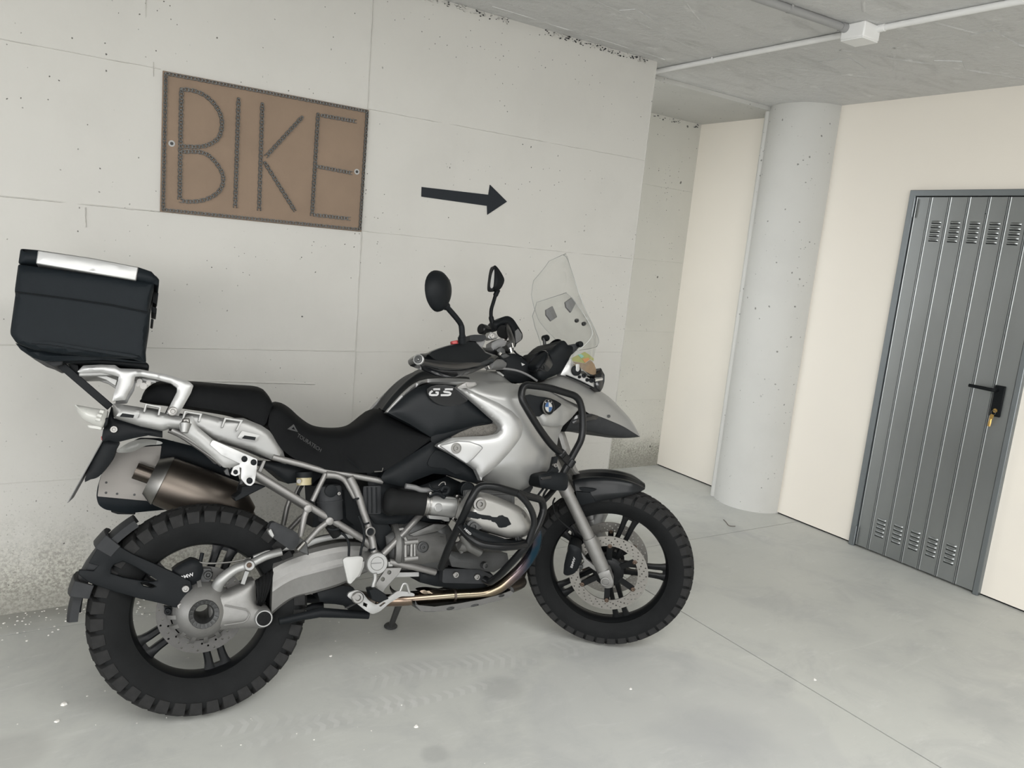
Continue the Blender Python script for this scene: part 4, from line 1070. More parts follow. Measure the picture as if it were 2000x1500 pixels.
# pivot cap
g = G(); q = U(c7((1142, 800))[0], -0.175); lathe(g, q, (0, -1, 0), [(0.036, -0.06), (0.036, 0.006), (0.033, 0.010), (0.0225, 0.010), (0.0215, 0.0085), (0.0205, 0.010), (0.0001, 0.010)], 44)
pc = part(g, 'swingarm_pivot_cap', 'tail', sharp=25, label='round silver pivot cap with a slot')
g = G(); beam(g, U(c7((1102, 803))[0], -0.1852), U(c7((1180, 797))[0], -0.1852), 0.003, 0.001); build(g, 'slot', 'grey', pc)
# heel guard
g = G(); panel(g, arc_round(c7((878, 772), (900, 755), (1005, 745), (1038, 755), (1030, 830), (1005, 890), (940, 962), (920, 955)), 5), -0.215, 0.012, 0.008, 8, 6); part(g, 'heel_guard', 'white', label='pale grey heel guard')
g = G(); panel(g, c7((1010, 800), (1050, 780), (1045, 830), (1010, 910), (985, 920)), -0.205, 0.02); part(g, 'guard_bracket', 'cast', bevel=0.002)
# footrest plate, rider footrest and brake lever
hs = [[(c[0] + 3.8 * math.cos(t), c[1] + 3.8 * math.sin(t)) for t in [2 * PI * i / 12 for i in range(12)]] for c in c7((1242, 872), (1191, 926))]
g = G(); panel(g, c7((1215, 838), (1340, 835), (1320, 880), (1210, 1000), (1190, 1040), (1130, 1030), (1115, 990), (1190, 880)), -0.17, 0.010, holes=hs); part(g, 'footrest_plate', 'cast', bevel=0.0015)
g = G(); panel(g, c7((1245, 874), (1255, 866), (1236, 860)), -0.165, 0.001); 
g = G(); tube(g, spline([U(p, -0.19) for p in c7((1128, 880), (1132, 920), (1120, 960), (1115, 1000))], 4), 0.0075, 10); part(g, 'lever_link', 'tail')
oc = [c7((1040, 1105), (1072, 1120), (1065, 1145), (1035, 1130)), c7((1160, 1135), (1200, 1105), (1215, 1110), (1175, 1140))]
g = G(); panel(g, arc_round(c7((912, 1060), (925, 1030), (990, 1008), (1035, 1030), (1080, 1090), (1140, 1125), (1180, 1105), (1310, 1015), (1400, 1025), (1440, 1040), (1438, 1058), (1330, 1060), (1240, 1115), (1165, 1180), (1110, 1200), (1055, 1170), (980, 1110)), 4), -0.205, 0.010, 0.002, 4, 8, holes=oc); bl = part(g, 'brake_lever', 'tail', bevel=0.001)
g = G(); bolt(g, U(c7((993, 1068))[0], -0.210), 0.019, 0.008); build(g, 'pivot_bolt', 'steel', bl)
g = G(); tube(g, fillet([U(p, -0.205) for p in c7((1325, 1020), (1350, 958), (1378, 962), (1400, 1035))], 0.006), 0.0042, 8); build(g, 'lever_tip', 'tail', bl)
g = G(); panel(g, c7((1085, 1010), (1150, 1000), (1210, 1040), (1240, 1080), (1160, 1110), (1110, 1090)), -0.23, 0.05); part(g, 'rider_footrest', 'black', bevel=0.003)
g = G(); panel(g, c7((1070, 990), (1150, 985), (1160, 1030), (1080, 1035)), -0.19, 0.02); part(g, 'master_cylinder', 'cast', bevel=0.003)
# cables on the frame side
for pts, l in ((c7((860, 560), (900, 590), (925, 650), (925, 745)), -0.185), (c7((1000, 430), (1030, 500), (1045, 600), (1025, 680), (1015, 740)), -0.19), (c7((850, 530), (800, 540), (760, 530)), -0.17)):
    fr_tube('cable', pts, 0.004, l, 'black', False, sub=5)
# black undertray, airbox, battery and engine core that fill the middle
g = G(); panel(g, c3((860, 930), (1020, 1000), (1240, 1090), (1500, 1000), (1600, 1050), (1620, 1200), (1560, 1330), (1240, 1400), (980, 1350), (900, 1270)), -0.115, 0.23, 0.012, 8, 11); part(g, 'airbox', 'black')
g = G(); panel(g, arc_round(c9((330, 200), (560, 190), (560, 560), (390, 560), (330, 420)), 3), -0.135, 0.03, 0.003, 4, 6); ab = part(g, 'battery_cover', 'greyplast')
for x in (385, 440, 500):
    g = G(); beam(g, U(c9((x, 210))[0], -0.139), U(c9((x + 6, 545))[0], -0.139), 0.004, 0.004); build(g, 'rib', 'black', ab)
g = G(); panel(g, arc_round(c9((390, 545), (700, 560), (960, 545), (880, 640), (720, 690), (480, 690)), 4), -0.13, 0.05, 0.008, 8, 7); part(g, 'airbox_duct', 'black')
g = G(); panel(g, c3((-60, 880), (60, 890), (300, 900), (560, 960), (500, 1010), (430, 1070), (330, 1050), (250, 1060), (130, 960)), -0.10, 0.2, 0.01, 8, 9); part(g, 'inner_mudguard', 'black')
g = G(); panel(g, c3((470, 1180), (600, 1080), (700, 1090), (720, 1330), (800, 1400), (440, 1400)), -0.08, 0.16, 0.02, 10, 9); part(g, 'shock_cover', 'black')
g = G(); panel(g, c7((655, 200), (760, 112), (900, 135), (965, 280), (1060, 480), (1095, 640), (960, 580), (800, 470), (670, 440)), -0.085, 0.17); part(g, 'inner_frame_filler', 'black')  # black filler panel closing the view through the frame
g = G(); panel(g, c9((380, 560), (620, 640), (700, 760), (650, 860), (620, 1020), (560, 1040), (480, 860), (430, 700)), -0.12, 0.22, 0.004, 5, 8); part(g, 'gaiter', 'black')
# suspension canister
q0, q1 = U(c7((770, 195))[0], -0.13), U(c7((785, 460))[0], -0.13)
g = G(); dd = (q1 - q0).normalized(); LN = (q1 - q0).length
lathe(g, q0, dd, [(0.020, -0.004), (0.036, 0.0), (0.040, 0.006), (0.040, LN * 0.42), (0.042, LN * 0.44), (0.042, LN * 0.47), (0.040, LN * 0.5), (0.039, LN), (0.02, LN + 0.01)], 28); sc_ = part(g, 'shock_reservoir', 'greyplast')
g = G(); lathe(g, U(c7((785, 235))[0], -0.168), (0, -1, 0), [(0.020, -0.012), (0.020, 0.006), (0.016, 0.008), (0.0001, 0.007)], 20); build(g, 'adjuster_knob', 'black', sc_)
g = G(); bolt(g, U(c7((845, 255))[0], -0.165), 0.006, 0.008); build(g, 'screw', 'steel', sc_)
g = G(); tube(g, [q1 + dd * 0.0, q1 + dd * 0.02, q1 + dd * 0.05 + Vector((0.02, 0.01, 0))], 0.02, 10); build(g, 'hose', 'rubber', sc_)
# brake fluid reservoir
q = U(c7((575, 150))[0], -0.14)
g = G(); a_, b_ = U(c7((575, 188))[0], -0.14), U(c7((575, 130))[0], -0.14); cyl(g, a_, b_, 0.0235, n=22); rs = part(g, 'fluid_reservoir', 'yellowfluid', label='yellowed brake fluid reservoir with black lid')
g = G(); cyl(g, b_, b_ + (b_ - a_) * 0.75, 0.0265, n=22); build(g, 'lid', 'black', rs)
g = G(); lathe(g, U(c7((535, 160))[0], -0.166), (0, -1, 0), [(0.007, -0.005), (0.007, 0.001), (0.0001, 0.001)], 12); build(g, 'level_window', 'frame', rs)
fr_tube('reservoir_hose', c7((565, 190), (540, 230), (530, 270), (560, 330), (640, 350)), 0.005, -0.13, 'rubber', False, sub=5)

# ---------------- engine
g = G(); panel(g, c9((1000, 640), (1250, 690), (1440, 700), (1500, 800), (1480, 1150), (1400, 1300), (900, 1290), (700, 1200), (640, 1010), (620, 850), (760, 760)), -0.135, 0.27, 0.02, 9, 10); en = part(g, 'engine_block', 'castdark')
g = G(); q0, q1 = U(c9((700, 985))[0], -0.09), U(c9((1310, 950))[0], -0.09); dd = (q1 - q0).normalized()
lathe(g, q0, dd, [(0.03, -0.012), (0.080, -0.008), (0.085, 0.0), (0.085, 0.010), (0.082, 0.013), (0.082, (q1 - q0).length * 0.75), (0.080, (q1 - q0).length), (0.04, (q1 - q0).length + 0.005)], 48); gb = part(g, 'gearbox', 'gearcase')
for a_, b_, r in (((860, 935), (1035, 915), 0.009), ((860, 1148), (1035, 1128), 0.009), ((880, 940), (880, 1145), 0.006), ((960, 930), (955, 1135), 0.006), ((1000, 920), (1000, 1130), 0.005), ((870, 860), (905, 935), 0.006)):
    g = G(); cyl(g, U(c9(a_)[0], -0.176), U(c9(b_)[0], -0.176), r, n=10); build(g, 'cast_rib', 'cast', gb)
g = G(); q = U(c9((1108, 990))[0], -0.174); lathe(g, q, (0, -1, 0), [(0.019, -0.02), (0.019, 0.004), (0.0165, 0.005), (0.0155, 0.002), (0.011, 0.002), (0.0105, 0.006), (0.005, 0.006), (0.004, 0.001), (0.0001, 0.001)], 28); build(g, 'filler_plug', 'castdark', gb)
g = G(); panel(g, c9((930, 830), (1250, 690), (1420, 700), (1320, 770), (1270, 790), (1000, 850)), -0.165, 0.05, 0.006, 6, 7); build(g, 'case_flange', 'gearcase', gb)
g = G(); panel(g, c9((795, 745), (860, 735), (870, 765), (800, 780)), -0.15, 0.03); build(g, 'lug', 'cast', gb, bevel=0.002)
g = G(); panel(g, c9((1270, 700), (1440, 700), (1480, 830), (1420, 1100), (1290, 1190), (1320, 1000)), -0.15, 0.05, 0.01, 8, 8); build(g, 'engine_flange', 'castdark', gb)
for y in (850, 905, 965):
    g = G(); panel(g, arc_round(c9((1325, y), (1385, y + 4), (1385, y + 26), (1330, y + 22)), 2), -0.163, 0.01); build(g, 'cooling_slot', 'black', gb)
g = G(); panel(g, c9((650, 1180), (715, 1180), (720, 1250), (650, 1250)), -0.16, 0.04); part(g, 'brace_socket', 'tail', bevel=0.003)
g = G(); panel(g, c9((760, 1320), (1065, 1315), (1065, 1375), (700, 1385)), -0.12, 0.05); part(g, 'sump_flange', 'tail', bevel=0.003)
g = G(); panel(g, c7((1480, 870), (1600, 830), (1990, 830), (2060, 900), (1980, 1010), (1850, 1010), (1600, 980), (1480, 950)), -0.12, 0.24, 0.012, 7, 10); part(g, 'sump', 'black')
g = G(); panel(g, arc_round(cA((30, 1020), (420, 1030), (560, 1100), (470, 1180), (20, 1170)), 5), -0.165, 0.05, 0.006, 6, 8); sp_ = part(g, 'engine_guard_plate', 'greyplast')
for p in cA((160, 1085), (382, 1108)):
    g = G(); bolt(g, U(p, -0.172), 0.011, 0.006); build(g, 'bolt', 'steel', sp_)
g = G(); panel(g, cA((60, 830), (250, 860), (520, 850), (700, 860), (720, 960), (560, 1060), (120, 1000)), -0.16, 0.3, 0.01, 8, 11); part(g, 'crankcase', 'castdark')
g = G(); lathe(g, U(cA((475, 992))[0], -0.19), (0, -1, 0), [(0.012, -0.03), (0.012, 0.004), (0.006, 0.005), (0.004, 0.0), (0.0001, 0)], 16); part(g, 'drain_plug', 'castdark')
# intake
qa, qb = U(c9((640, 400))[0], -0.165), U(c9((1150, 430))[0], -0.185); dd = (qb - qa).normalized(); LN = (qb - qa).length
g = G(); lathe(g, qa, dd, [(0.024, -0.012), (0.038, -0.006), (0.045, 0.004), (0.046, 0.018), (0.0425, 0.03), (0.040, LN * 0.6), (0.039, LN)], 32); part(g, 'intake_hose', 'rubber')
qc = U(c9((1525, 480))[0], -0.20); d2 = (qc - qb).normalized(); L2 = (qc - qb).length
g = G(); lathe(g, qb, d2, [(0.034, -0.004), (0.036, 0.0), (0.036, L2), (0.034, L2 + 0.006)], 32); tb = part(g, 'throttle_body', 'tail')
for k, w_ in ((-0.006, 0.008), (0.006, 0.006), (L2 - 0.002, 0.007), (L2 + 0.008, 0.006)):
    g = G(); cyl(g, qb + d2 * k, qb + d2 * (k + w_), 0.0402, n=30); build(g, 'hose_clamp', 'steel', tb)
g = G(); lathe(g, U(c9((1307, 475))[0], -0.222), (0, -1, 0), [(0.0145, -0.02), (0.0145, 0.004), (0.012, 0.006), (0.0001, 0.006)], 20); build(g, 'spindle_cap', 'bright', tb)
g = G(); panel(g, arc_round(c9((1175, 575), (1450, 600), (1455, 655), (1390, 655), (1370, 635), (1230, 625), (1190, 620)), 2), -0.215, 0.02); build(g, 'rail', 'tail', tb, bevel=0.001)
g = G(); panel(g, c9((1390, 340), (1540, 350), (1530, 390), (1500, 440), (1440, 400)), -0.215, 0.02); build(g, 'bell_crank', 'tail', tb, bevel=0.001)
for p in c9((1205, 292), (1550, 330), (1590, 370)):
    g = G(); lathe(g, U(p, -0.222), (0, -1, 0), [(0.005, -0.02), (0.005, 0.002), (0.0001, 0.003)], 10); build(g, 'screw', 'steel', tb)
g = G(); lathe(g, U(c9((1690, 245))[0], -0.20), (0, -1, 0), [(0.027, -0.03), (0.027, 0.004), (0.0245, 0.005), (0.0235, 0.001), (0.0001, 0.001)], 30); part(g, 'air_temperature_cap', 'black')
fr_tube('fuel_line', c9((880, 195), (1000, 215), (1080, 245), (1160, 250), (1230, 270)), 0.009, -0.19, 'grey', False, sub=5)
for pts, r, m in ((c9((1190, 170), (1220, 230), (1300, 250), (1360, 200)), 0.004, 'black'), (c9((1310, 190), (1350, 150), (1390, 145), (1400, 180)), 0.0022, 'steel'), (c9((1340, 260), (1380, 210), (1440, 230), (1420, 290), (1350, 300)), 0.008, 'black'), (c9((1180, 330), (1260, 290), (1330, 300), (1390, 350)), 0.007, 'black'), (c9((1480, 540), (1560, 560), (1500, 620), (1540, 660)), 0.004, 'steel'), (c9((1640, 380), (1600, 470), (1590, 520)), 0.003, 'steel'), (c9((1660, 370), (1625, 450), (1600, 500)), 0.003, 'steel')):
    fr_tube('loom', pts, r, -0.215, m, False, sub=5)

# ---------------- boxer cylinder, right (and its twin on the left)
for sgn in (1, -1):
    def LT(v): return Vector((v.x, v.y * sgn, v.z))
    qh = U(cA((560, 440))[0], -0.30); g = G()
    # finned barrel
    for k in range(9):
        y = -0.16 - 0.016 * k; box(g, (qh.x + 0.005, y, qh.z), (0.155, 0.0065, 0.150 - 0.004 * abs(k - 4)))
    box(g, (qh.x + 0.005, -0.21, qh.z), (0.12, 0.19, 0.12)); g.v = [LT(v) for v in g.v]; part(g, 'cylinder_barrel', 'castdark', bevel=0.004)
    hc = arc_round(cA((262, 520), (300, 380), (400, 232), (470, 225), (620, 280), (820, 365), (890, 420), (975, 560), (960, 640), (880, 690), (700, 705), (590, 672), (420, 625)), 6)
    g = G(); panel(g, hc, -0.352, 0.09, 0.036, 6, 4); g.v = [LT(v) for v in g.v]; cy = part(g, 'cylinder_head_cover', 'headcover', sharp=30, label='silver cylinder head cover with black inlay')
    if sgn == 1:
        HL = -0.387
        g = G(); panel(g, smooth2(cA((300, 425), (440, 440), (580, 462), (640, 445), (715, 475), (755, 560), (705, 592), (615, 592), (560, 548), (420, 508), (290, 480)), 3), -0.3865, 0.010, 0.003, 4, 6); build(g, 'black_inlay', 'black', cy)
        for p, r, l in (((415, 347), 0.0135, -0.387), ((860, 470), 0.0095, -0.374), ((345, 585), 0.014, -0.380), ((820, 700), 0.008, -0.352)):
            g = G(); lathe(g, U(cA(p)[0], l), (0, -1, 0), [(r * 1.7, -0.008), (r * 1.6, 0.001), (r * 1.1, 0.002), (r, 0.007), (r * 0.55, 0.007), (r * 0.45, 0.001), (0.0001, 0.001)], 22); build(g, 'cover_bolt', 'castdark' if p[1] > 500 else 'steel', cy)
        g = G(); panel(g, smooth2(cA((285, 545), (340, 535), (420, 560), (428, 605), (330, 600), (290, 570)), 3), -0.380, 0.02, 0.003, 4, 6); build(g, 'recess_ring', 'castdark', cy)
        g = G(); tube(g, [U(p, l) for p, l in zip(cA((880, 372), (905, 400), (985, 545)), (-0.385, -0.387, -0.38))], 0.0025, 6); build(g, 'edge_rib', 'chrome', cy)
        # plastic guard under the head
        g = G(); panel(g, smooth2(cA((245, 565), (290, 570), (430, 630), (600, 680), (760, 735), (905, 720), (925, 770), (800, 820), (620, 838), (430, 800), (330, 720), (260, 640)), 3), lambda x, y: -0.392 + 0.035 * max(0, (x - 960) / 80), 0.07, 0.018, 6, 6); hg = part(g, 'head_guard', 'black')
        g = G(); p0, p1 = cA((247, 612), (312, 672)); n0 = U(p0, -0.4125); text_on(g, 'HEED', n0, U(p1, -0.4125), U(cA((262, 596))[0], -0.4125) - n0, 0.02, depth=0.0012); build(g, 'lettering', 'textlight', hg)
        g = G(); panel(g, cA((590, 795), (630, 790), (670, 825), (600, 822)), -0.413, 0.002); build(g, 'scuff', 'grey', hg)
    for (pts, l, r) in ((cA((230, 660), (300, 790), (420, 850)), -0.30, 0.016), (cA((170, 750), (230, 850)), -0.26, 0.008), (cA((200, 770), (270, 790)), -0.29, 0.018)):
        g = G(); tube(g, [U(p, l) for p in pts], r, 12); g.v = [LT(v) for v in g.v]; part(g, 'pushrod_tube', 'gearcase')

# ---------------- exhaust
pth = [(cA(p)[0], l) for p, l in (((960, 560), -0.30), ((1000, 640), -0.29), ((1005, 720), -0.27), ((975, 830), -0.24), ((880, 980), -0.20), ((740, 1120), -0.17), ((600, 1225), -0.15), ((440, 1280), -0.13), ((150, 1300), -0.12))]
pth += [(c7(p)[0], l) for p, l in (((1620, 1062), -0.11), ((1480, 1075), -0.10), ((1320, 1088), -0.09), ((1150, 1090), -0.06))]
g = G(); tube(g, spline([U(p, l) for p, l in pth], 6), 0.0205, 20); ex = part(g, 'exhaust_header', 'exhaust', label='steel header pipe tinted blue at the top and gold below')
g = G(); q = U(cA((140, 1302))[0], -0.12); d = (U(cA((150, 1300))[0], -0.12) - U(cA((100, 1303))[0], -0.12)).normalized(); cyl(g, q - d * 0.004, q + d * 0.004, 0.0228, n=24); build(g, 'weld_ring', 'muffler', ex)
g = G(); panel(g, smooth2(c7((1480, 1020), (1540, 1005), (1620, 1010), (1740, 1030), (1720, 1055), (1560, 1055)), 3), -0.12, 0.05, 0.012, 6, 6); build(g, 'heat_shield', 'exhaust', ex)
pl_ = [(cA(p)[0], l) for p, l in (((820, 1140), 0.10), ((840, 1170), 0.05), ((700, 1230), 0.0), ((500, 1300), -0.04))]
g = G(); tube(g, spline([U(p, l) for p, l in pl_], 5), 0.022, 16)
tube(g, [U((cA((1000, 640))[0]), 0.29 + 0 * i) if i == 0 else U(pl_[0][0], 0.10) for i in range(2)], 0.02, 16); part(g, 'left_exhaust_header', 'muffler')
g = G(); tube(g, spline([U(p, l) for p, l in (((740, 1176), -0.05), ((640, 1150), 0.08), ((530, 1075), 0.13), ((478, 1000), 0.145))], 6), 0.026, 16); part(g, 'exhaust_link_pipe', 'muffler')
# muffler on the far side
A0, A1 = U((316, 938), 0.155), U((464, 995), 0.145); dd = (A1 - A0).normalized(); LN = (A1 - A0).length
g = G(); lathe(g, A0, dd, [(0.050, -0.002), (0.078, 0.0), (0.083, 0.012), (0.087, LN * 0.5), (0.087, LN * 0.9), (0.07, LN), (0.03, LN + 0.05)], 40); g.v = [Vector((v.x, 0.15 + (v.y - 0.15) * 0.8, v.z)) for v in g.v]; mf = part(g, 'muffler', 'muffler', label='brown stained stainless muffler')
g = G(); lathe(g, A0, dd, [(0.030, -0.036), (0.062, -0.036), (0.082, -0.004), (0.0845, 0.004), (0.07, 0.004), (0.030, -0.03)], 40, close=True); g.v = [Vector((v.x, 0.15 + (v.y - 0.15) * 0.8, v.z)) for v in g.v]; build(g, 'end_cap', 'steel', mf)
B0 = U((306, 934), 0.15); B1 = U((264, 919), 0.15); d = (B1 - B0).normalized()
g = G(); lathe(g, B0, d, [(0.027, 0), (0.027, (B1 - B0).length), (0.0245, (B1 - B0).length), (0.0245, 0)], 28, close=True); build(g, 'tailpipe', 'muffler', mf)
g = G(); tube(g, fillet([U(p, 0.10) for p in c2((1500, 1030), (1480, 1100), (1440, 1200))], 0.02), 0.012, 8); part(g, 'muffler_bracket', 'castdark')

# ---------------- stands and skid plate
ftw = on_plane(763, 1224, 2, 0.006); ft = BI @ ftw; top = U((786, 1163), 0.10)
g = G(); tube(g, [top, ft + (top - ft) * 0.05], [0.013, 0.011], 12); ss = part(g, 'side_stand', 'castdark')
g = G(); W3 = (BI.to_3x3() @ Vector((0, 0, 1))).normalized(); lathe(g, BI @ on_plane(763, 1224, 2, 0.0025), W3, [(0.026, 0), (0.027, 0.004), (0.022, 0.010), (0.012, 0.014)], 18); build(g, 'foot', 'castdark', ss)
fr_tube('centre_stand', c7((1080, 1205), (880, 1195), (700, 1185), (560, 1215), (380, 1255)), [0.013, 0.014, 0.016, 0.013, 0.012], [-0.12] * 5, 'black', True)
fr_tube('centre_stand_arm', c7((590, 1160), (640, 1140), (725, 1130)), 0.012, 0.02, 'black', False)
g = G(); panel(g, c7((680, 1030), (880, 975), (960, 990), (1040, 1110), (1085, 1200), (980, 1215), (880, 1130), (700, 1100)), -0.06, 0.12, 0.006, 6, 9); part(g, 'link_housing', 'black')
P = [U(p, -0.135) for p in c7((905, 1150), (965, 1118))]; g = G(); n = 60
tube(g, [P[0].lerp(P[1], i / n) + Vector((math.cos(i * 0.9 * PI / 2.2), math.sin(i * 0.9 * PI / 2.2), 0)) * 0.006 for i in range(n + 1)], 0.0013, 5); part(g, 'stand_spring', 'castdark')
prf = resamp(cA((-262, 1400), (-200, 1470), (20, 1468), (260, 1440), (560, 1370), (730, 1310), (770, 1275), (735, 1252)), 26)
g = G(); rows = []
for y in (-0.15, -0.148, -0.10, 0.10, 0.148, 0.15):
    rows.append([Vector((U(p, -0.15).x, y, U(p, -0.15).z + (0.012 if abs(y) > 0.149 else 0.0))) for p in prf])
grid(g, rows); g2 = [Vector((v.x, v.y * 0.985, v.z + 0.004)) for v in g.v]; b = len(g.v); nf = [[b + i for i in reversed(f)] for f in g.f]; g.v += g2; g.f += nf; g.m += [0] * len(nf)
sk = part(g, 'skid_plate', 'castdark', label='aluminium skid plate with holes')
fl_o = cA((-262, 1400), (-200, 1470), (20, 1468), (260, 1440), (560, 1370), (730, 1310), (770, 1275), (735, 1252), (640, 1290), (420, 1345), (200, 1385), (-60, 1420))
hl = [[(c[0] + a * math.cos(t), c[1] + b * math.sin(t) - 0.18 * a * math.cos(t)) for t in [2 * PI * i / 12 for i in range(12)]] for c, a, b in ((cA((105, 1437))[0], 8, 3.2), (cA((360, 1405))[0], 8, 2.6), (cA((640, 1305))[0], 6, 2.6))]
g = G(); panel(g, fl_o, -0.153, 0.004, holes=hl); build(g, 'side_flange', 'gearcase', sk)

# ================================================================== BODYWORK
def flip(g):
    h = G(); h.v = [Vector((v.x, -v.y, v.z)) for v in g.v]; h.f = [list(reversed(f)) for f in g.f]; h.m = list(g.m); return h
def both(g, name, m, **k):
    o = part(g, name, m, **k); part(flip(g), name, m, **{a: b for a, b in k.items() if a != 'label'}); return o
# ---------------- seats
g = G(); saddle(g, c2((705, 400), (740, 330), (830, 272), (960, 262), (1100, 266), (1400, 290), (1620, 308), (1690, 360), (1735, 440)),
                c2((692, 408), (780, 422), (900, 432), (1050, 452), (1300, 488), (1500, 530), (1655, 608), (1700, 520), (1737, 450)),
                [0.07, 0.11, 0.13, 0.14, 0.14, 0.13, 0.12], None, 34, 0.006)
part(g, 'pillion_seat', 'seat', label='black pillion seat')
g = G(); saddle(g, c3((112, 450), (140, 428), (190, 425), (260, 465), (340, 538), (430, 598), (540, 626), (680, 626), (780, 592), (860, 535), (920, 486), (968, 478), (1030, 503), (1200, 590), (1368, 692)),
                c3((95, 600), (140, 700), (215, 800), (330, 880), (450, 925), (560, 950), (650, 962), (740, 970), (850, 974), (940, 970), (1000, 960), (1100, 905), (1200, 838), (1290, 770), (1370, 715)),
                [0.115, 0.12, 0.12, 0.12, 0.12, 0.12, 0.13, 0.155, 0.165, 0.172], [0.13, 0.14, 0.145, 0.15, 0.155, 0.16, 0.165, 0.168, 0.17, 0.174], 46, 0.004,
                prof=((0.0, 1.0), (0.3, 1.03), (0.6, 1.02), (0.74, 0.99), (0.80, 0.93), (0.88, 0.83), (0.95, 0.66), (1.0, 0.42)))
rseat = part(g, 'rider_seat', 'seat', sharp=50, label='black rider seat with tone-on-tone lettering')
g = G(); p0, p1 = c3((318, 690), (502, 812)); LS = -0.1615; n0 = U(p0, LS); up = U(c3((330, 664))[0], LS) - n0
text_on(g, 'TOURATECH', n0, U(p1, LS), up, 0.0, depth=0.002); build(g, 'lettering', 'textgrey', rseat)
g = G(); panel(g, c3((245, 632), (295, 595), (328, 655)), LS + 0.004, 0.003, holes=[c3((278, 630), (295, 614), (306, 640))]); build(g, 'emblem', 'textgrey', rseat)
g = G(); tube(g, [U(p, -0.158) for p in c3((715, 860), (760, 900), (838, 972))], 0.0012, 5); build(g, 'seam', 'black', rseat)
g = G(); tube(g, [U(p, l) for p, l in zip(c3((925, 965), (985, 962), (992, 935)), (-0.17, -0.174, -0.174))], 0.002, 6); part(g, 'seat_wire', 'steel')

# ---------------- tail: silver side panels with pannier rails
tp = c2((480, 432), (560, 440), (700, 462), (880, 505), (1000, 530), (1110, 500), (1180, 508), (1330, 545), (1500, 545), (1640, 602), (1705, 645), (1760, 720), (1812, 800), (1838, 908), (1700, 862), (1560, 800), (1300, 725), (1150, 645), (1010, 632), (930, 628), (870, 648), (700, 612), (490, 547))
g = G(); panel(g, arc_round(tp, 2), lambda x, y: -0.135 - 0.012 * math.sin((x - 220) / 100), 0.03, 0.016, 5, 6); both(g, 'tail_panel', 'tail', sharp=34, label='pale silver tail side panel')
for pts in (((718, 500), (735, 430), (862, 455), (845, 530)), ((1020, 560), (1040, 488), (1182, 510), (1160, 580)), ((1325, 620), (1355, 540), (1500, 560), (1455, 650))):
    g = G(); q = c2(*pts); w_ = 4.2
    o_ = q; cx = sum(p[0] for p in q) / 4; cy = sum(p[1] for p in q) / 4
    inn = [(p[0] + (cx - p[0]) * 0.26, p[1] + (cy - p[1]) * 0.26 + (1.5 if i in (1, 2) else 2.5)) for i, p in enumerate(q)]
    ol = [q[0], q[1], q[2], q[3], (q[3][0] - w_, q[3][1] - 1), inn[2], inn[1], (q[0][0] + w_, q[0][1] + 1)]
    panel(g, ol, -0.173, 0.035); both(g, 'pannier_rail', 'tail', bevel=0.002)
for pts, sl in ((((508, 530), (545, 478), (690, 505), (672, 552)), ((535, 535), (556, 508), (650, 522), (640, 545))), (((1455, 700), (1490, 645), (1632, 682), (1612, 728)), ((1490, 705), (1510, 682), (1600, 695), (1592, 720)))):
    g = G(); panel(g, arc_round(c2(*pts), 2), -0.174, 0.025, 0.003, 3, 5); cl = part(g, 'latch_clip', 'tail')
    g = G(); panel(g, c2(*sl), -0.1778, 0.004); build(g, 'slot', 'black', cl)
# knob and diagonal carrier arm
g = G(); panel(g, arc_round(c2((1000, 600), (1040, 545), (1105, 530), (1140, 610), (1262, 712), (1400, 770), (1530, 835), (1600, 872), (1560, 900), (1490, 930), (1350, 935), (1260, 850), (1130, 740), (1010, 650)), 3), -0.178, 0.03, 0.008, 6, 6); both(g, 'carrier_arm', 'tail', label='silver carrier arm running down from the tail panel')
g = G(); q = U(c2((1050, 590))[0], -0.185); q2 = U(c2((1040, 660))[0], -0.19); cyl(g, q, q2, 0.0165, 0.010, 20); kn = part(g, 'knob', 'tail')
g = G(); cyl(g, q + (q - q2) * 0.55, q, 0.009, 0.013, 14); box(g, q + (q - q2) * 0.3 - YAX * 0.008, (0.014, 0.006, 0.008)); build(g, 'knob_stem', 'steel', kn)
g = G(); tube(g, spline([U(p, l) for p, l in zip(c2((940, 640), (1050, 690), (1200, 790), (1300, 860), (1400, 940)), [-0.145] * 5)], 4), 0.0075, 10); both(g, 'lower_carrier_tube', 'frame')
bk = arc_round(c2((1238, 752), (1262, 716), (1530, 832), (1612, 868), (1606, 950), (1590, 1050), (1560, 1078), (1525, 1070), (1482, 1020), (1486, 935), (1470, 930), (1478, 985), (1440, 1002), (1402, 985), (1425, 925), (1480, 905), (1330, 835)), 3)
bh = [[(c[0] + r * math.cos(t), c[1] + r * math.sin(t)) for t in [2 * PI * i / 16 for i in range(16)]] for c, r in zip(c2((1510, 866), (1582, 892), (1441, 968), (1550, 1036)), (6.0, 6.0, 4.6, 6.2))]
g = G(); panel(g, bk, -0.192, 0.014, 0.002, 3, 7, holes=bh); br = part(g, 'pannier_bracket', 'bright', bevel=0.001, label='bright bracket plate with four black plugs')
for c, r in zip(c2((1510, 866), (1582, 892), (1441, 968), (1550, 1036)), (0.0098, 0.0098, 0.0075, 0.0102)):
    g = G(); lathe(g, U(c, -0.188), (0, -1, 0), [(r, -0.004), (r, 0.0005), (r * 0.8, 0.002), (0.0001, 0.0025)], 16); build(g, 'plug', 'black', br)
g = G(); panel(g, c2((1350, 960), (1380, 930), (1400, 1000), (1365, 990)), -0.17, 0.02); part(g, 'hook', 'castdark', bevel=0.002)
g = G(); panel(g, c2((1660, 870), (1600, 990), (1620, 1000), (1640, 980), (1680, 880)), -0.13, 0.02); part(g, 'gusset', 'frame', bevel=0.002)
g = G(); panel(g, c2((1490, 1080), (1600, 1060), (1680, 1080), (1560, 1140), (1440, 1200), (1430, 1170), (1480, 1130)), -0.10, 0.10); part(g, 'rail_mount', 'black', bevel=0.003)

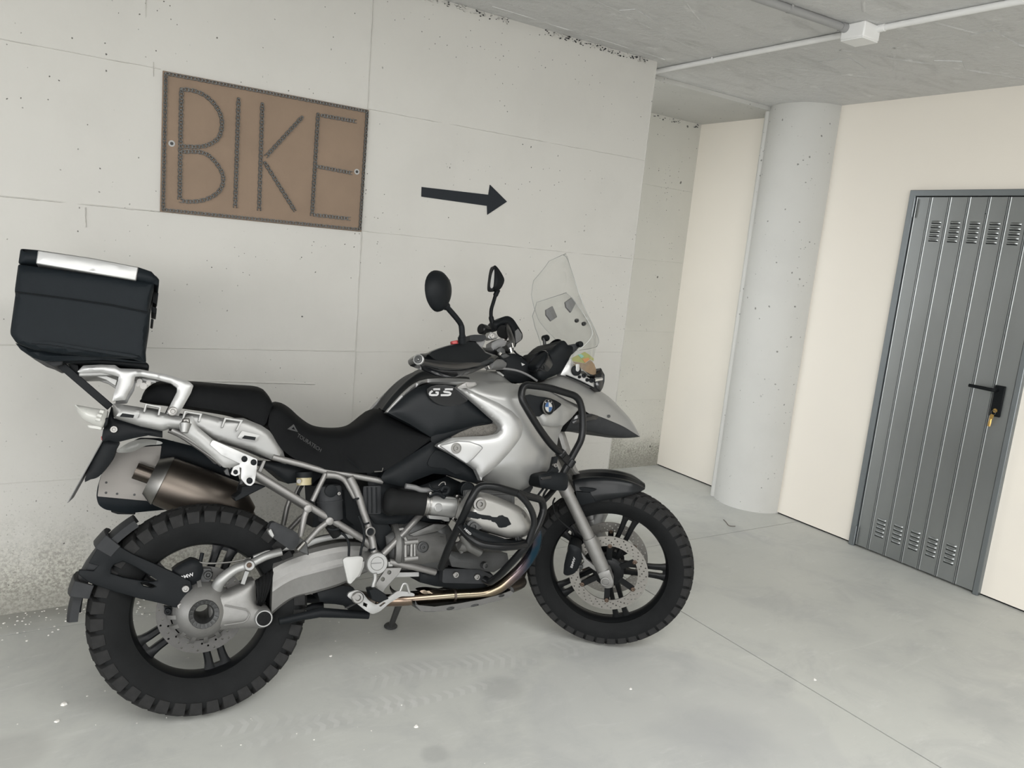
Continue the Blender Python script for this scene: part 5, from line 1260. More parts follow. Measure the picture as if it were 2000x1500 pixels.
# ---------------- grab rail and rack
rail = c2((203, 185), (250, 136), (385, 128), (500, 132), (535, 158), (690, 164), (900, 206), (1080, 262), (1112, 292), (1092, 350), (1030, 460), (985, 528), (900, 512), (912, 480), (982, 342), (985, 312), (940, 276), (820, 244), (700, 220), (655, 222), (642, 292), (600, 360), (580, 405), (478, 412), (492, 350), (518, 270), (528, 222), (482, 208), (380, 186), (230, 192))
g = G(); panel(g, arc_round(rail, 2.2), lambda x, y: -0.150 + 0.02 * max(0, (200 - x) / 50), 0.034, 0.007, 5, 5); both(g, 'grab_rail', 'bright', sharp=34, label='bright silver grab rail')
g = G(); bolt(g, U(c2((950, 494))[0], -0.158), 0.014, 0.004); part(g, 'rail_bolt', 'steel')
a_, b_ = U(c2((215, 190))[0], -0.13), U(c2((690, 178))[0], -0.15)
g = G(); box(g, ((a_.x + b_.x) / 2, 0, (a_.z + b_.z) / 2 - 0.004), ((b_ - a_).length, 0.24, 0.014), Matrix.Rotation(-math.atan2(b_.z - a_.z, b_.x - a_.x), 3, 'Y')); part(g, 'rack_plate', 'tail', bevel=0.004)
g = G(); panel(g, c2((230, 195), (400, 205), (520, 250), (505, 300), (430, 250), (330, 215)), -0.11, 0.012); both(g, 'rack_gusset', 'tail', bevel=0.002)
for p, r in zip(c2((690, 260), (720, 295), (760, 270), (675, 285)), (0.008, 0.010, 0.007, 0.006)):
    g = G(); cyl(g, U(p, -0.10), U(p, 0.02), r, n=10); part(g, 'seat_lock_part', 'steel')

# ---------------- tail light, indicators, plate
g = G(); panel(g, c2((470, 452), (440, 560), (405, 640), (395, 700), (405, 728), (450, 720), (520, 735), (640, 705), (760, 682), (870, 700), (870, 645), (700, 605), (490, 545)), -0.115, 0.23, 0.01, 7, 8); part(g, 'tail_housing', 'black')
g = G(); bolt(g, U(c2((490, 635))[0], -0.13), 0.011, 0.008); part(g, 'housing_bolt', 'steel')
g = G(); panel(g, smooth2(c2((402, 712), (450, 720), (525, 740), (500, 800), (482, 862), (430, 940), (370, 1005), (310, 1025), (262, 1022)), 3), -0.085, 0.17, 0.006, 8, 8); part(g, 'mudflap', 'black')
pa, pb = U(c2((392, 728))[0], -0.10), U(c2((122, 1212))[0], -0.10)
g = G(); slab(g, [pa, pb, Vector((pb.x, 0.10, pb.z)), Vector((pa.x, 0.10, pa.z))], (0.004, 0, 0.002)); part(g, 'number_plate', 'grey', bevel=0.001, label='number plate seen edge-on')
g = G(); panel(g, c2((388, 690), (412, 682), (412, 715), (392, 720)), -0.09, 0.05); part(g, 'reflector', 'red', bevel=0.002)
for s in (1, -1):
    LI = -0.185
    g = G(); A_ = U(c2((430, 560))[0], LI); T_ = U(c2((182, 445))[0], LI); Bm = U(c2((260, 570))[0], LI)
    pr = c2((182, 440), (300, 462), (438, 484), (430, 580), (400, 622), (330, 600), (250, 560), (205, 500))
    panel(g, arc_round(pr, 3), LI + 0.02, 0.07, 0.022, 9, 6)
    if s < 0: g = flip(g)
    ind = part(g, 'rear_indicator', 'lens', label='frosted clear rear indicator')
    for p, q2 in zip(c2((380, 492), (360, 522), (348, 552)), c2((410, 500), (395, 532), (385, 562))):
        g = G(); cyl(g, U(p, LI - 0.008), U(q2, LI - 0.008), 0.006, n=10)
        if s < 0: g = flip(g)
        build(g, 'rib', 'lens', ind)
    g = G(); panel(g, c2((280, 600), (400, 612), (395, 640), (290, 622)), LI + 0.02, 0.04)
    if s < 0: g = flip(g)
    build(g, 'rim', 'lens', ind, bevel=0.003)
g = G(); panel(g, c2((420, 545), (450, 540), (440, 600), (410, 625)), -0.17, 0.34); part(g, 'indicator_stalk', 'black', bevel=0.003)
# left pannier on the far side
g = G(); panel(g, arc_round(c2((352, 1158), (360, 1090), (390, 990), (480, 840), (520, 790), (690, 700), (870, 705), (1250, 800), (1450, 950), (1480, 1060), (1460, 1210), (900, 1262), (600, 1290), (420, 1262), (368, 1225)), 6), 0.215, 0.24, 0.012, 8, 9); pn = part(g, 'left_pannier', 'case', label='black pannier with an aluminium inner face on the far side')
g = G(); panel(g, arc_round(c2((362, 1158), (375, 1050), (395, 985), (480, 848), (520, 806), (640, 780), (760, 768), (862, 762), (842, 915), (862, 1000), (880, 1205)), 2), 0.196, 0.006, 0.001, 4, 10); build(g, 'aluminium_face', 'alupanel', pn)
g = G(); panel(g, smooth2(c2((508, 808), (600, 740), (700, 712), (800, 716), (866, 735), (850, 752), (740, 762), (660, 800), (590, 816)), 3), 0.185, 0.02, 0.012, 6, 6); build(g, 'pale_corner', 'lens', pn)
for p in c2((430, 1050), (428, 1130), (515, 1138), (650, 1145)):
    g = G(); lathe(g, U(p, 0.195), (0, -1, 0), [(0.004, -0.002), (0.004, 0.001), (0.0001, 0.0015)], 8); build(g, 'rivet', 'castdark', pn)
g = G(); panel(g, c2((465, 1270), (660, 1285), (655, 1300), (520, 1298), (470, 1282)), 0.22, 0.1); build(g, 'foot', 'black', pn, bevel=0.002)

# ---------------- top case on the rack
LC = -0.195
box_o = c1((178, 330), (143, 590), (150, 625), (100, 985), (104, 1020), (160, 1100), (330, 1165), (620, 1205), (1000, 1240), (1300, 1250), (1428, 1295), (1420, 1120), (1440, 1010), (1470, 800), (1452, 770), (1510, 510), (1340, 490))
g = G(); panel(g, arc_round(box_o, 4), LC, 2 * -LC, 0.014, 4, 8, backlat=-LC); tcs = part(g, 'top_case', 'case', bevel=0.006, segs=3, sharp=50, label='black top case with a silver lid strip')
lid_o = c1((198, 176), (240, 178), (375, 190), (900, 268), (1350, 356), (1480, 400), (1555, 482), (1548, 545), (1510, 520), (1330, 492), (350, 326), (176, 322))
g = G(); panel(g, lid_o, LC - 0.002, -2 * LC + 0.004, 0.012, 6, 8, backlat=-LC + 0.002); lid = build(g, 'lid', 'case', tcs, bevel=0.008)
g = G(); panel(g, c1((368, 194), (900, 270), (1352, 358), (1330, 491), (840, 408), (350, 325)), LC - 0.014, 2 * (-LC + 0.014), 0.003, 4, 10, backlat=-LC + 0.014); build(g, 'silver_strip', 'bright', tcs, bevel=0.003)
g = G(); tube(g, [U(p, LC - 0.0195) for p in c1((150, 600), (700, 670), (1100, 730), (1445, 800))], 0.0022, 6); build(g, 'lid_seam', 'black', tcs)
g = G(); panel(g, smooth2(c1((300, 1105), (450, 1110), (800, 1165), (1300, 1240), (1300, 1215), (800, 1140), (480, 1085)), 2), LC - 0.022, 0.01, 0.002, 3, 7); build(g, 'lower_ridge', 'case', tcs)
g = G(); panel(g, c1((150, 1100), (340, 1150), (560, 1195), (1000, 1235), (1420, 1290), (1440, 1300), (1000, 1262), (430, 1278), (330, 1245), (200, 1165)), LC + 0.03, -2 * LC - 0.06, 0.012, 6, 8); build(g, 'base_pan', 'case', tcs)
for pts in (((1500, 520), (1552, 540), (1555, 480), (1520, 440)), ((1500, 560), (1545, 590), (1530, 720), (1490, 700)), ((1480, 740), (1532, 760), (1528, 812), (1480, 800)), ((1475, 860), (1502, 870), (1496, 908), (1470, 900)), ((1520, 600), (1548, 610), (1540, 680), (1515, 670))):
    g = G(); panel(g, arc_round(c1(*pts), 1.5), -0.07, 0.14, 0.002, 3, 6); build(g, 'latch', 'black', tcs, bevel=0.003)
g = G(); panel(g, c1((425, 1262), (440, 1200), (1010, 1235), (1440, 1290), (1462, 1330), (1440, 1358), (1160, 1320), (830, 1300), (500, 1295)), -0.125, 0.25); part(g, 'carrier_plate', 'black', bevel=0.005)
g = G(); panel(g, c1((430, 1262), (620, 1262), (610, 1310), (520, 1330), (440, 1290)), -0.14, 0.28); part(g, 'carrier_clamp', 'greyplast', bevel=0.003)
for y in (-0.105, 0.105):
    g = G(); beam(g, U(c2((70, 125))[0], y), U(c2((462, 462))[0], y), 0.022, 0.006, up=(0, 1, 0)); part(g, 'carrier_strut', 'black', bevel=0.002)
g = G(); panel(g, c2((120, 110), (210, 130), (215, 215), (190, 220)), -0.09, 0.18); part(g, 'strut_web', 'black', bevel=0.002)

# ---------------- tank
g = G(); saddle(g, c3((978, 478), (1010, 432), (1060, 368), (1130, 292), (1210, 222), (1300, 170), (1400, 168), (1560, 175), (1700, 182)),
                c3((1040, 500), (1065, 462), (1120, 402), (1180, 345), (1255, 288), (1320, 255), (1420, 250), (1560, 250), (1700, 250)), [0.07, 0.085, 0.09, 0.09, 0.09], [0.10, 0.13, 0.135, 0.135, 0.135], 30, 0.006, floor_=False)
part(g, 'tank_top', 'tankblk')
g = G(); panel(g, smooth2(c3((1024, 498), (1052, 462), (1105, 402), (1170, 335), (1250, 272), (1340, 240), (1500, 236), (1640, 240), (1760, 262), (1700, 300), (1500, 292), (1340, 268), (1250, 306), (1160, 384), (1090, 450), (1042, 506)), 2), -0.142, 0.02, 0.01, 4, 5); both(g, 'tank_trim', 'bright', sharp=30, label='bright silver trim line along the tank')
tb_o = c3((1030, 504), (1062, 468), (1160, 374), (1250, 310), (1330, 282), (1460, 280), (1568, 290)) + c5((380, 232), (440, 295), (560, 395), (640, 470), (668, 495), (560, 505), (400, 550), (250, 592)) + c3((1372, 700), (1200, 592))
g = G(); panel(g, tb_o, lambda x, y: -0.150 - 0.035 * max(0, min(1, (x - 757) / 130)), 0.05, 0.016, 14, 7); tk = both(g, 'tank_cover', 'tankblk', label='black tank side cover with silver lettering')
g = G(); panel(g, smooth2(c5((135, 240), (220, 205), (330, 215), (390, 250), (460, 310), (420, 350), (330, 372), (230, 360), (160, 310)), 2), -0.2005, 0.003, 0.0005, 4, 8); build(g, 'glossy_inlay', 'gloss', tk)
LG = -0.2045
def ribbon(path, w):
    P = [Vector((*p, 0)) for p in path]; L_ = []; R_ = []
    for i in range(len(P)):
        t = (P[min(i + 1, len(P) - 1)] - P[max(i - 1, 0)]).normalized(); n_ = Vector((-t.y, t.x, 0)) * w
        L_.append(P[i] + n_); R_.append(P[i] - n_)
    return [(v.x, v.y) for v in L_ + R_[::-1]]
g = G()
for path in (((238, 241), (196, 241), (186, 243)), ((180, 254), (166, 262), (158, 274), (160, 284), (174, 287), (214, 286), (221, 277), (224, 266), (204, 265)), ((338, 241), (290, 241), (276, 243)), ((268, 254), (272, 261), (312, 266), (321, 273), (316, 283), (302, 287), (244, 287))):
    panel(g, ribbon(c5(*path), 1.9), LG, 0.003)
build(g, 'lettering', 'textlight', tk)
g = G(); panel(g, c5((168, 612), (250, 578), (400, 535), (560, 492), (668, 482), (680, 512), (560, 518), (430, 560), (330, 612), (230, 672), (200, 680), (165, 640)), -0.178, 0.04, 0.004, 6, 6); both(g, 'cover_edge', 'black')
g = G(); panel(g, c5((325, 615), (400, 575), (500, 535), (620, 515), (690, 500), (715, 520), (722, 560), (700, 592), (620, 600), (480, 612), (350, 632)), -0.188, 0.03, 0.004, 6, 7); both(g, 'air_intake_mesh', 'foam', label='speckled grey intake mesh')

g = G(); saddle(g, c5((160, 135), (330, 110), (480, 92), (600, 92), (700, 118), (760, 165), (800, 196)), c5((160, 215), (330, 215), (480, 212), (600, 206), (700, 205), (760, 205), (810, 212)), [0.10, 0.11, 0.11, 0.12, 0.13], [0.15, 0.155, 0.16, 0.165, 0.17], 26, 0.004, floor_=False); part(g, 'tank_shoulder', 'silver', sharp=50)
# grey radiator shroud and bright boomerang panel
sh = c5((376, 205), (440, 184), (560, 172), (740, 182), (900, 214), (1000, 196), (1110, 246), (1290, 345), (1312, 372), (1318, 400), (1268, 462), (1196, 530), (1165, 605), (1150, 690), (1128, 765), (1108, 880), (1050, 935), (985, 975), (868, 1038), (820, 1034), (640, 975), (552, 940), (520, 850), (640, 700), (700, 540), (600, 400), (450, 260))
def shl(x, y):
    u = max(0.0, (x - 1010) / 110.0); v = max(0.0, (y - 890) / 70.0); w = max(0.0, (775 - y) / 45.0)
    return -0.205 + 0.07 * u * u + 0.05 * v * v + 0.035 * w
g = G(); panel(g, arc_round(sh, 3), shl, 0.03, 0.03, 16, 7); shd = both(g, 'radiator_shroud', 'silver', sharp=40, label='grey silver radiator shroud')
bo = c5((370, 230), (450, 244), (560, 288), (700, 350), (800, 412), (865, 478), (888, 540), (872, 610), (835, 665), (780, 735), (700, 822), (620, 895), (567, 932), (560, 960), (546, 925), (520, 870), (462, 826), (350, 760), (216, 686), (232, 668), (330, 620), (450, 612), (600, 606), (680, 590), (712, 560), (715, 535), (690, 500), (640, 458), (560, 386), (470, 308))
g = G(); panel(g, arc_round(bo, 2), lambda x, y: -0.222 - 0.012 * max(0, min(1, (x - 900) / 100)), 0.03, 0.012, 7, 5); bmr = both(g, 'boomerang_panel', 'bright', sharp=40, label='bright silver boomerang shaped side panel')
io = arc_round(c5((238, 682), (378, 648), (470, 652), (556, 682), (572, 700), (500, 780), (448, 822), (350, 758)), 3)
acl = lambda x, y: -0.2375 - 0.012 * max(0, min(1, (x - 900) / 100))
g = G(); panel(g, io, acl, 0.014, 0.002, 4, 6); ip = part(g, 'access_cover', 'bright', label='silver access cover with a turn fastener')
P = [U(p, acl(*p) - 0.0004) for p in io]; g = G(); tube(g, P, 0.0014, 5, closed=True); build(g, 'gap_line', 'grey', ip)
g = G(); q = U(c5((365, 702))[0], -0.2402); lathe(g, q, (0, -1, 0), [(0.0185, -0.002), (0.0185, 0.001), (0.016, 0.001), (0.0155, -0.0005), (0.0105, -0.0005), (0.010, 0.003), (0.005, 0.003), (0.004, 0.001), (0.0001, 0.001)], 26); build(g, 'fastener', 'steel', ip)
g = G(); panel(g, arc_round(c5((372, 226), (440, 186), (515, 184), (526, 206), (480, 230), (382, 238)), 2), -0.226, 0.04, 0.003, 3, 5); cp = both(g, 'trim_clip', 'frame')
g = G(); panel(g, arc_round(c5((440, 196), (505, 196), (510, 214), (450, 222)), 2), -0.2305, 0.006); build(g, 'clip_lever', 'steel', cp)
# badge area
g = G(); panel(g, arc_round(c5((895, 292), (1030, 292), (1130, 320), (1310, 385), (1318, 402), (1255, 470), (1195, 525), (1120, 530), (1040, 525), (985, 450)), 3), lambda x, y: -0.222 + 0.05 * max(0.0, (x - 1060) / 70.0) ** 2, 0.03, 0.012, 8, 6); bd = both(g, 'badge_panel', 'silver', sharp=40)
g = G(); panel(g, smooth2(c5((900, 290), (1000, 295), (1100, 312), (1170, 345), (1185, 362), (1160, 388), (1110, 425), (1040, 435), (985, 452)), 2), lambda x, y: -0.236 + 0.05 * max(0.0, (x - 1060) / 70.0) ** 2, 0.01, 0.002, 4, 6); build(g, 'black_recess', 'black', bd)
q = U(c5((1082, 380))[0], -0.244); ND = (Vector((0.30, -1, 0.02))).normalized(); uu, ww = frame_of(ND)
g = G(); lathe(g, q, ND, [(0.0275, -0.006), (0.0275, 0.002), (0.026, 0.003), (0.025, 0.002), (0.0001, 0.002)], 36, 0)
ro = part(g, 'roundel', 'black', label='blue and white roundel with black ring')
g = G(); lathe(g, q, ND, [(0.0285, -0.002), (0.0285, 0.003), (0.0265, 0.0036), (0.0265, 0.0)], 36, close=True); lathe(g, q, ND, [(0.0185, 0.0), (0.0185, 0.003), (0.0173, 0.003), (0.0173, 0)], 36, close=True); build(g, 'chrome_rim', 'steel', ro)
X1 = Vector((ND.y, -ND.x, 0)).normalized() * -1; X2 = Vector((0, 0, 1))
for k, m in enumerate(('white', 'blue', 'white', 'blue')):
    g = G(); a0 = PI / 2 * k; arc = [q + ND * 0.0022 + (X1 * math.cos(a0 + PI / 2 * i / 8) + X2 * math.sin(a0 + PI / 2 * i / 8)) * 0.0174 for i in range(9)]
    slab(g, [q + ND * 0.0022] + arc, ND * 0.0008); build(g, 'quadrant', m, ro)
for ch, a in (('B', 130), ('M', 90), ('W', 50)):
    a = math.radians(a); c = q + ND * 0.0022 + (X1 * math.cos(a) + X2 * math.sin(a)) * 0.0195; t_ = X1 * math.sin(a) - X2 * math.cos(a); r_2 = X1 * math.cos(a) + X2 * math.sin(a)
    g = G(); text_on(g, ch, c - t_ * 0.0028, c + t_ * 0.0028, r_2 * 0.0050, 0.03, depth=0.0006); build(g, 'lettering', 'textlight', ro)
# black lower side panel
g = G(); panel(g, arc_round(c3((978, 1008), (1005, 962), (1200, 838), (1375, 728), (1425, 768), (1560, 840), (1645, 898), (1705, 962), (1752, 1040), (1700, 1052), (1560, 1012), (1500, 988), (1385, 980), (1240, 1034), (1160, 1084), (1000, 1048)), 3), lambda x, y: -0.168 - 0.02 * max(0, min(1, (x - 760) / 160)), 0.05, 0.015, 10, 7); lp = both(g, 'side_cover', 'black', sharp=40)
g = G(); panel(g, smooth2(c3((1400, 800), (1500, 830), (1610, 910), (1650, 960), (1560, 985), (1480, 940), (1380, 930), (1340, 900)), 2), -0.1965, 0.004, 0.001, 4, 7); build(g, 'raised_field', 'black', lp)
# core behind the shroud so that the nose is not hollow
g = G(); panel(g, c5((420, 260), (760, 215), (1000, 260), (1220, 420), (1150, 560), (1100, 720), (1050, 900), (860, 1000), (600, 920), (540, 700), (700, 560)), -0.11, 0.22); part(g, 'radiator_core', 'black')

# ---------------- beak
TP = c5((1008, 196), (1100, 150), (1182, 120), (1260, 136), (1350, 172), (1450, 230), (1560, 302), (1650, 392), (1730, 482), (1800, 606))
ED = c5((1020, 215), (1110, 262), (1220, 320), (1320, 368), (1400, 430), (1480, 452), (1580, 492), (1670, 532), (1740, 574), (1801, 614))
g = G(); saddle(g, TP, ED, [0.15, 0.15, 0.135, 0.12, 0.10, 0.08, 0.055, 0.03], [0.185, 0.185, 0.17, 0.14, 0.115, 0.095, 0.07, 0.035], 34, 0.006, floor_=False,
                prof=((0.0, 1.0), (0.25, 1.02), (0.5, 1.0), (0.7, 0.95), (0.85, 0.82), (0.95, 0.62), (1.0, 0.42)))
bkp = part(g, 'beak', 'silver', sharp=45, label='silver duck-bill beak over the front wheel')
UN = c5((1215, 572), (1300, 570), (1400, 575), (1500, 596), (1600, 612), (1660, 622), (1735, 620), (1800, 612)); UE = c5((1270, 470), (1320, 440), (1400, 432), (1480, 454), (1580, 494), (1670, 534), (1740, 575), (1801, 612))
g = G(); saddle(g, UE, UN, [0.14, 0.125, 0.11, 0.09, 0.07, 0.03], [0.10, 0.09, 0.08, 0.065, 0.05, 0.02], 26, 0.0, prof=((0, 0.6), (0.02, 0.9), (0.1, 1), (0.5, 1), (0.9, 1), (1, 0.98)))
ubk = part(g, 'beak_underside', 'greyplast', sharp=45)
g = G(); panel(g, arc_round(c5((1262, 500), (1300, 442), (1420, 432), (1480, 450), (1462, 478), (1390, 490), (1290, 512)), 3), -0.135, 0.02, 0.004, 4, 6); build(g, 'oil_cooler_slot', 'gloss', ubk)
g = G(); lathe(g, U(c5((1555, 452))[0], -0.1), (0, -1, 0), [(0.006, -0.01), (0.006, 0.004), (0.003, 0.005), (0.0001, 0.004)], 12); part(g, 'beak_screw', 'castdark')
g = G(); panel(g, c5((1150, 560), (1200, 540), (1250, 690), (1300, 850), (1330, 900), (1290, 910), (1220, 790)), -0.04, 0.08, 0.01, 5, 7); part(g, 'steering_head', 'cast')

# ---------------- crash bars
def bar(name, pts, lats, r, rad=0.05, m='bar', mirror=True):
    g = G(); tube(g, fillet([U(p, l) for p, l in zip(pts, lats)], rad, 7), r, 14)
    o = part(g, name, m)
    if mirror: part(flip(g), name, m)
    return o
bar('crash_bar', c5((1192, 748), (1120, 692), (1040, 590), (950, 450), (868, 310), (885, 205), (1080, 225), (1320, 300), (1352, 420), (1355, 560), (1340, 640), (1268, 770), (1195, 905)), [-0.245, -0.26, -0.275, -0.285, -0.285, -0.28, -0.275, -0.265, -0.26, -0.255, -0.25, -0.24, -0.225], 0.0128, 0.055)
g = G(); cyl(g, U(c5((1165, 770))[0], -0.245), U(c5((1205, 725))[0], -0.245), 0.0155); cyl(g, U(c5((1240, 845))[0], -0.235), U(c5((1275, 790))[0], -0.24), 0.0155); beam(g, U(c5((1185, 748))[0], -0.245), U(c5((1255, 815))[0], -0.238), 0.03, 0.014); part(g, 'bar_clamp', 'bar', bevel=0.002)
bar('engine_bar', cA((10, 1010), (90, 790), (200, 560), (300, 340), (395, 155), (560, 160), (830, 240), (1060, 300), (1085, 400), (1020, 590), (905, 780), (760, 940), (620, 1090), (520, 1165), (455, 1130)), [-0.20, -0.28, -0.36, -0.41, -0.42, -0.425, -0.42, -0.37, -0.36, -0.37, -0.38, -0.33, -0.26, -0.20, -0.18], 0.0125, 0.05)
bar('engine_bar', cA((800, 225), (900, 320), (960, 420), (990, 545), (915, 760), (880, 800)), [-0.422, -0.42, -0.415, -0.41, -0.39, -0.385], 0.0105, 0.04)
bar('engine_bar', cA((205, 580), (300, 690), (420, 775), (620, 800), (800, 790), (910, 760)), [-0.37, -0.40, -0.42, -0.425, -0.415, -0.385], 0.0115, 0.05)
# auxiliary lamp
g = G(); panel(g, arc_round(c5((1008, 920), (1030, 905), (1120, 890), (1225, 895), (1242, 940), (1235, 1010), (1215, 1035), (1130, 1030), (1020, 1005)), 4), -0.275, 0.085, 0.012, 6, 6); al = part(g, 'auxiliary_lamp', 'black', label='small black auxiliary lamp on the crash bar')
g = G(); panel(g, c5((1025, 930), (1110, 915), (1110, 940), (1030, 950)), -0.2885, 0.005); build(g, 'cooling_rib', 'gloss', al, bevel=0.002)
g = G(); panel(g, c5((1110, 860), (1130, 770), (1165, 765), (1150, 830), (1170, 880), (1150, 905), (1085, 895)), -0.26, 0.02); build(g, 'lamp_bracket', 'black', al, bevel=0.002)
g = G(); bolt(g, U(c5((1133, 835))[0], -0.262), 0.008, 0.008); build(g, 'bracket_bolt', 'steel', al)
for pts in (((1045, 1015), (1010, 1060), (1000, 1085), (1015, 1100)), ((1075, 1020), (1050, 1060), (1040, 1100), (1010, 1115), (985, 1090))):
    fr_tube('lamp_cable', c5(*pts), 0.004, -0.25, 'black', False, sub=5)
fr_tube('bar_strut', c5((1140, 1010), (1080, 1080), (1030, 1130)), 0.010, [-0.24, -0.27, -0.32], 'bar', False)
g = G(); panel(g, c5((860, 1040), (960, 985), (965, 1010), (920, 1085), (890, 1060)), -0.12, 0.05, 0.004, 4, 6); part(g, 'lower_shroud', 'greyplast')

M['mudguard'] = mat('black_mudguard_paint', (0.007, 0.008, 0.009), 0.34, 0, 0.1, 20, spec=0.22)
# ---------------- fork, front mudguard, brake callipers
for s in (-1, 1):
    def FT(g): 
        if s > 0: g.v = [Vector((v.x, -v.y, v.z)) for v in g.v]
        return g
    L = -0.098
    a_, b_, c_, d_2 = [V(p, L) for p in c8((800, 180), (1005, 605), (1130, 890), (1150, 975))]
    g = G(); tube(g, [a_ + (a_ - b_) * 0.75, a_, b_], 0.0225, 22); fk = part(FT(g), 'fork_leg', 'cast', xf=FW, label='grey fork leg')
    g = G(); dd = (c_ - b_).normalized(); tube(g, [b_ - dd * 0.004, b_ + dd * 0.006, c_, c_ + dd * 0.02, d_2], [0.0262, 0.0272, 0.0262, 0.024, 0.022], 22); build(FT(g), 'fork_slider', 'cast', fk, xf=FW)
    g = G(); q = V(c8((838, 262))[0], L); q2 = V(c8((806, 200))[0], L); cyl(g, q2, q, 0.0262, 0.0268, 22); build(FT(g), 'fork_collar', 'frame', fk, xf=FW)
    g = G(); q = V(c8((1132, 918))[0], L); panel(g, arc_round(c8((1070, 880), (1160, 850), (1195, 950), (1185, 975), (1130, 988), (1112, 975)), 3), L - 0.026, 0.045, 0.004, 4, 6, to=V); lathe(g, q - YAX * 0.026, (0, -1, 0), [(0.019, -0.01), (0.019, 0.006), (0.014, 0.007), (0.012, -0.004), (0.0001, -0.004)], 22); build(FT(g), 'axle_clamp', 'cast', fk, xf=FW, bevel=0.002)
    g = G(); lathe(g, q - YAX * 0.026, (0, -1, 0), [(0.0115, -0.004), (0.0115, 0.001), (0.0001, 0.0)], 16); build(FT(g), 'axle_end', 'black', fk, xf=FW)
    g = G(); panel(g, c8((925, 690), (960, 740), (980, 770), (1020, 800), (1070, 840), (1060, 870), (1000, 830), (950, 850), (925, 830), (960, 790)), -0.098, 0.014, to=V); build(FT(g), 'calliper_mount', 'cast', fk, xf=FW, bevel=0.003)
    g = G(); panel(g, arc_round(c8((850, 650), (900, 665), (940, 690), (945, 780), (915, 850), (880, 885), (830, 900), (800, 885), (808, 800), (828, 740)), 4), -0.112, 0.075, 0.012, 7, 6, to=V); fc = part(FT(g), 'front_calliper', 'black', xf=FW)
    if s < 0:
        g = G(); p0, p1 = c8((872, 838), (898, 758)); n0 = V(p0, -0.1245); text_on(g, 'BMW', n0, V(p1, -0.1245), V(c8((855, 830))[0], -0.1245) - n0, 0.02, depth=0.0015); build(g, 'lettering', 'textlight', fc, xf=FW)
        g = G(); bolt(g, V(c8((938, 828))[0], -0.113), 0.009, 0.006); build(g, 'bolt', 'castdark', fc, xf=FW)
        g = G(); tube(g, spline([V(p, -0.115) for p in c8((735, 290), (720, 340), (745, 430), (800, 490), (860, 540), (880, 580))], 5), 0.0035, 7); build(g, 'brake_hose', 'rubber', fc, xf=FW)
    else:
        g = G(); q = V(c8((1075, 440))[0], 0.10); lathe(g, q, (0.35, 0, 0.94), [(0.026, -0.03), (0.030, -0.025), (0.030, 0.03), (0.02, 0.04)], 22); build(g, 'guard_bush', 'tail', fk, xf=FW)
tf = c8((868, 148), (930, 130), (1000, 122), (1080, 121), (1150, 124), (1230, 134), (1310, 152), (1380, 178), (1440, 212)); bf = c8((905, 262), (935, 335), (1000, 335), (1080, 318), (1160, 304), (1240, 290), (1310, 272), (1380, 252), (1436, 224))
g = G(); saddle(g, tf, bf, [0.066, 0.07, 0.07, 0.066, 0.058, 0.03], [0.08, 0.083, 0.082, 0.078, 0.068, 0.034], 34, 0.008, to=V, floor_=False)
g.f = [f for f in g.f if len(f) == 4]; g.m = [0] * len(g.f)
fm = part(g, 'front_mudguard', 'mudguard', xf=FW, sharp=50, label='glossy black front mudguard')
sd = fm.modifiers.new('thickness', 'SOLIDIFY'); sd.thickness = 0.004; sd.offset = -1
g = G(); panel(g, smooth2(c8((925, 210), (1010, 215), (1060, 225), (1010, 245), (950, 240)), 2), -0.0865, 0.004, 0.001, 3, 6, to=V); build(g, 'air_slot', 'black', fm, xf=FW)
g = G(); panel(g, c8((900, 240), (1010, 250), (1050, 320), (950, 345), (905, 330)), -0.083, 0.02, 0.003, 4, 7, to=V); build(g, 'mounting_flange', 'black', fm, xf=FW)

# ---------------- handlebar area
hb = [U(p, l) for p, l in (((822, 704), -0.375), ((880, 690), -0.30), ((935, 684), -0.22), ((962, 690), -0.12), ((985, 692), -0.03), ((1000, 672), 0.10), ((993, 645), 0.22), ((985, 628), 0.36))]
g = G(); tube(g, spline(hb, 6), 0.0115, 14); hbp = part(g, 'handlebar', 'bar')
def lat_hg(x, y): return -0.385 + 0.17 * max(0.0, min(1.2, (x - 812) / 150.0))
hgo = c4((55, 868), (90, 842), (150, 838), (230, 800), (365, 762), (510, 742), (560, 780), (600, 830), (690, 862), (650, 915), (560, 962), (450, 1008), (355, 1024), (250, 1000), (150, 955), (65, 925), (45, 890))
g = G(); panel(g, smooth2(hgo, 2), lambda x, y: lat_hg(x, y) - 0.02 * math.exp(-((y - 718) / 14.0) ** 2), 0.075, 0.03, 12, 6); hg = part(g, 'right_handguard', 'gloss', sharp=50, label='black handguard with a white ringed bar end')
g = G(); panel(g, smooth2(c4((150, 850), (230, 806), (365, 768), (505, 750), (590, 835), (640, 860), (560, 910), (440, 945), (350, 952), (250, 915)), 2), lambda x, y: lat_hg(x, y) - 0.033, 0.02, 0.012, 14, 6); build(g, 'wind_deflector', 'black', hg)
g = G(); q = U(c4((71, 890))[0], -0.392); ax = Vector((-0.5, -0.86, 0.1)); lathe(g, q, ax, [(0.0165, -0.03), (0.0165, 0.006), (0.0135, 0.008), (0.0115, 0.004), (0.0001, 0.004)], 24); be = build(g, 'bar_end', 'bright', hg)
g = G(); lathe(g, q, ax, [(0.0115, 0.003), (0.0115, 0.0062), (0.006, 0.007), (0.0001, 0.003)], 18); build(g, 'bar_end_bolt', 'castdark', hg)
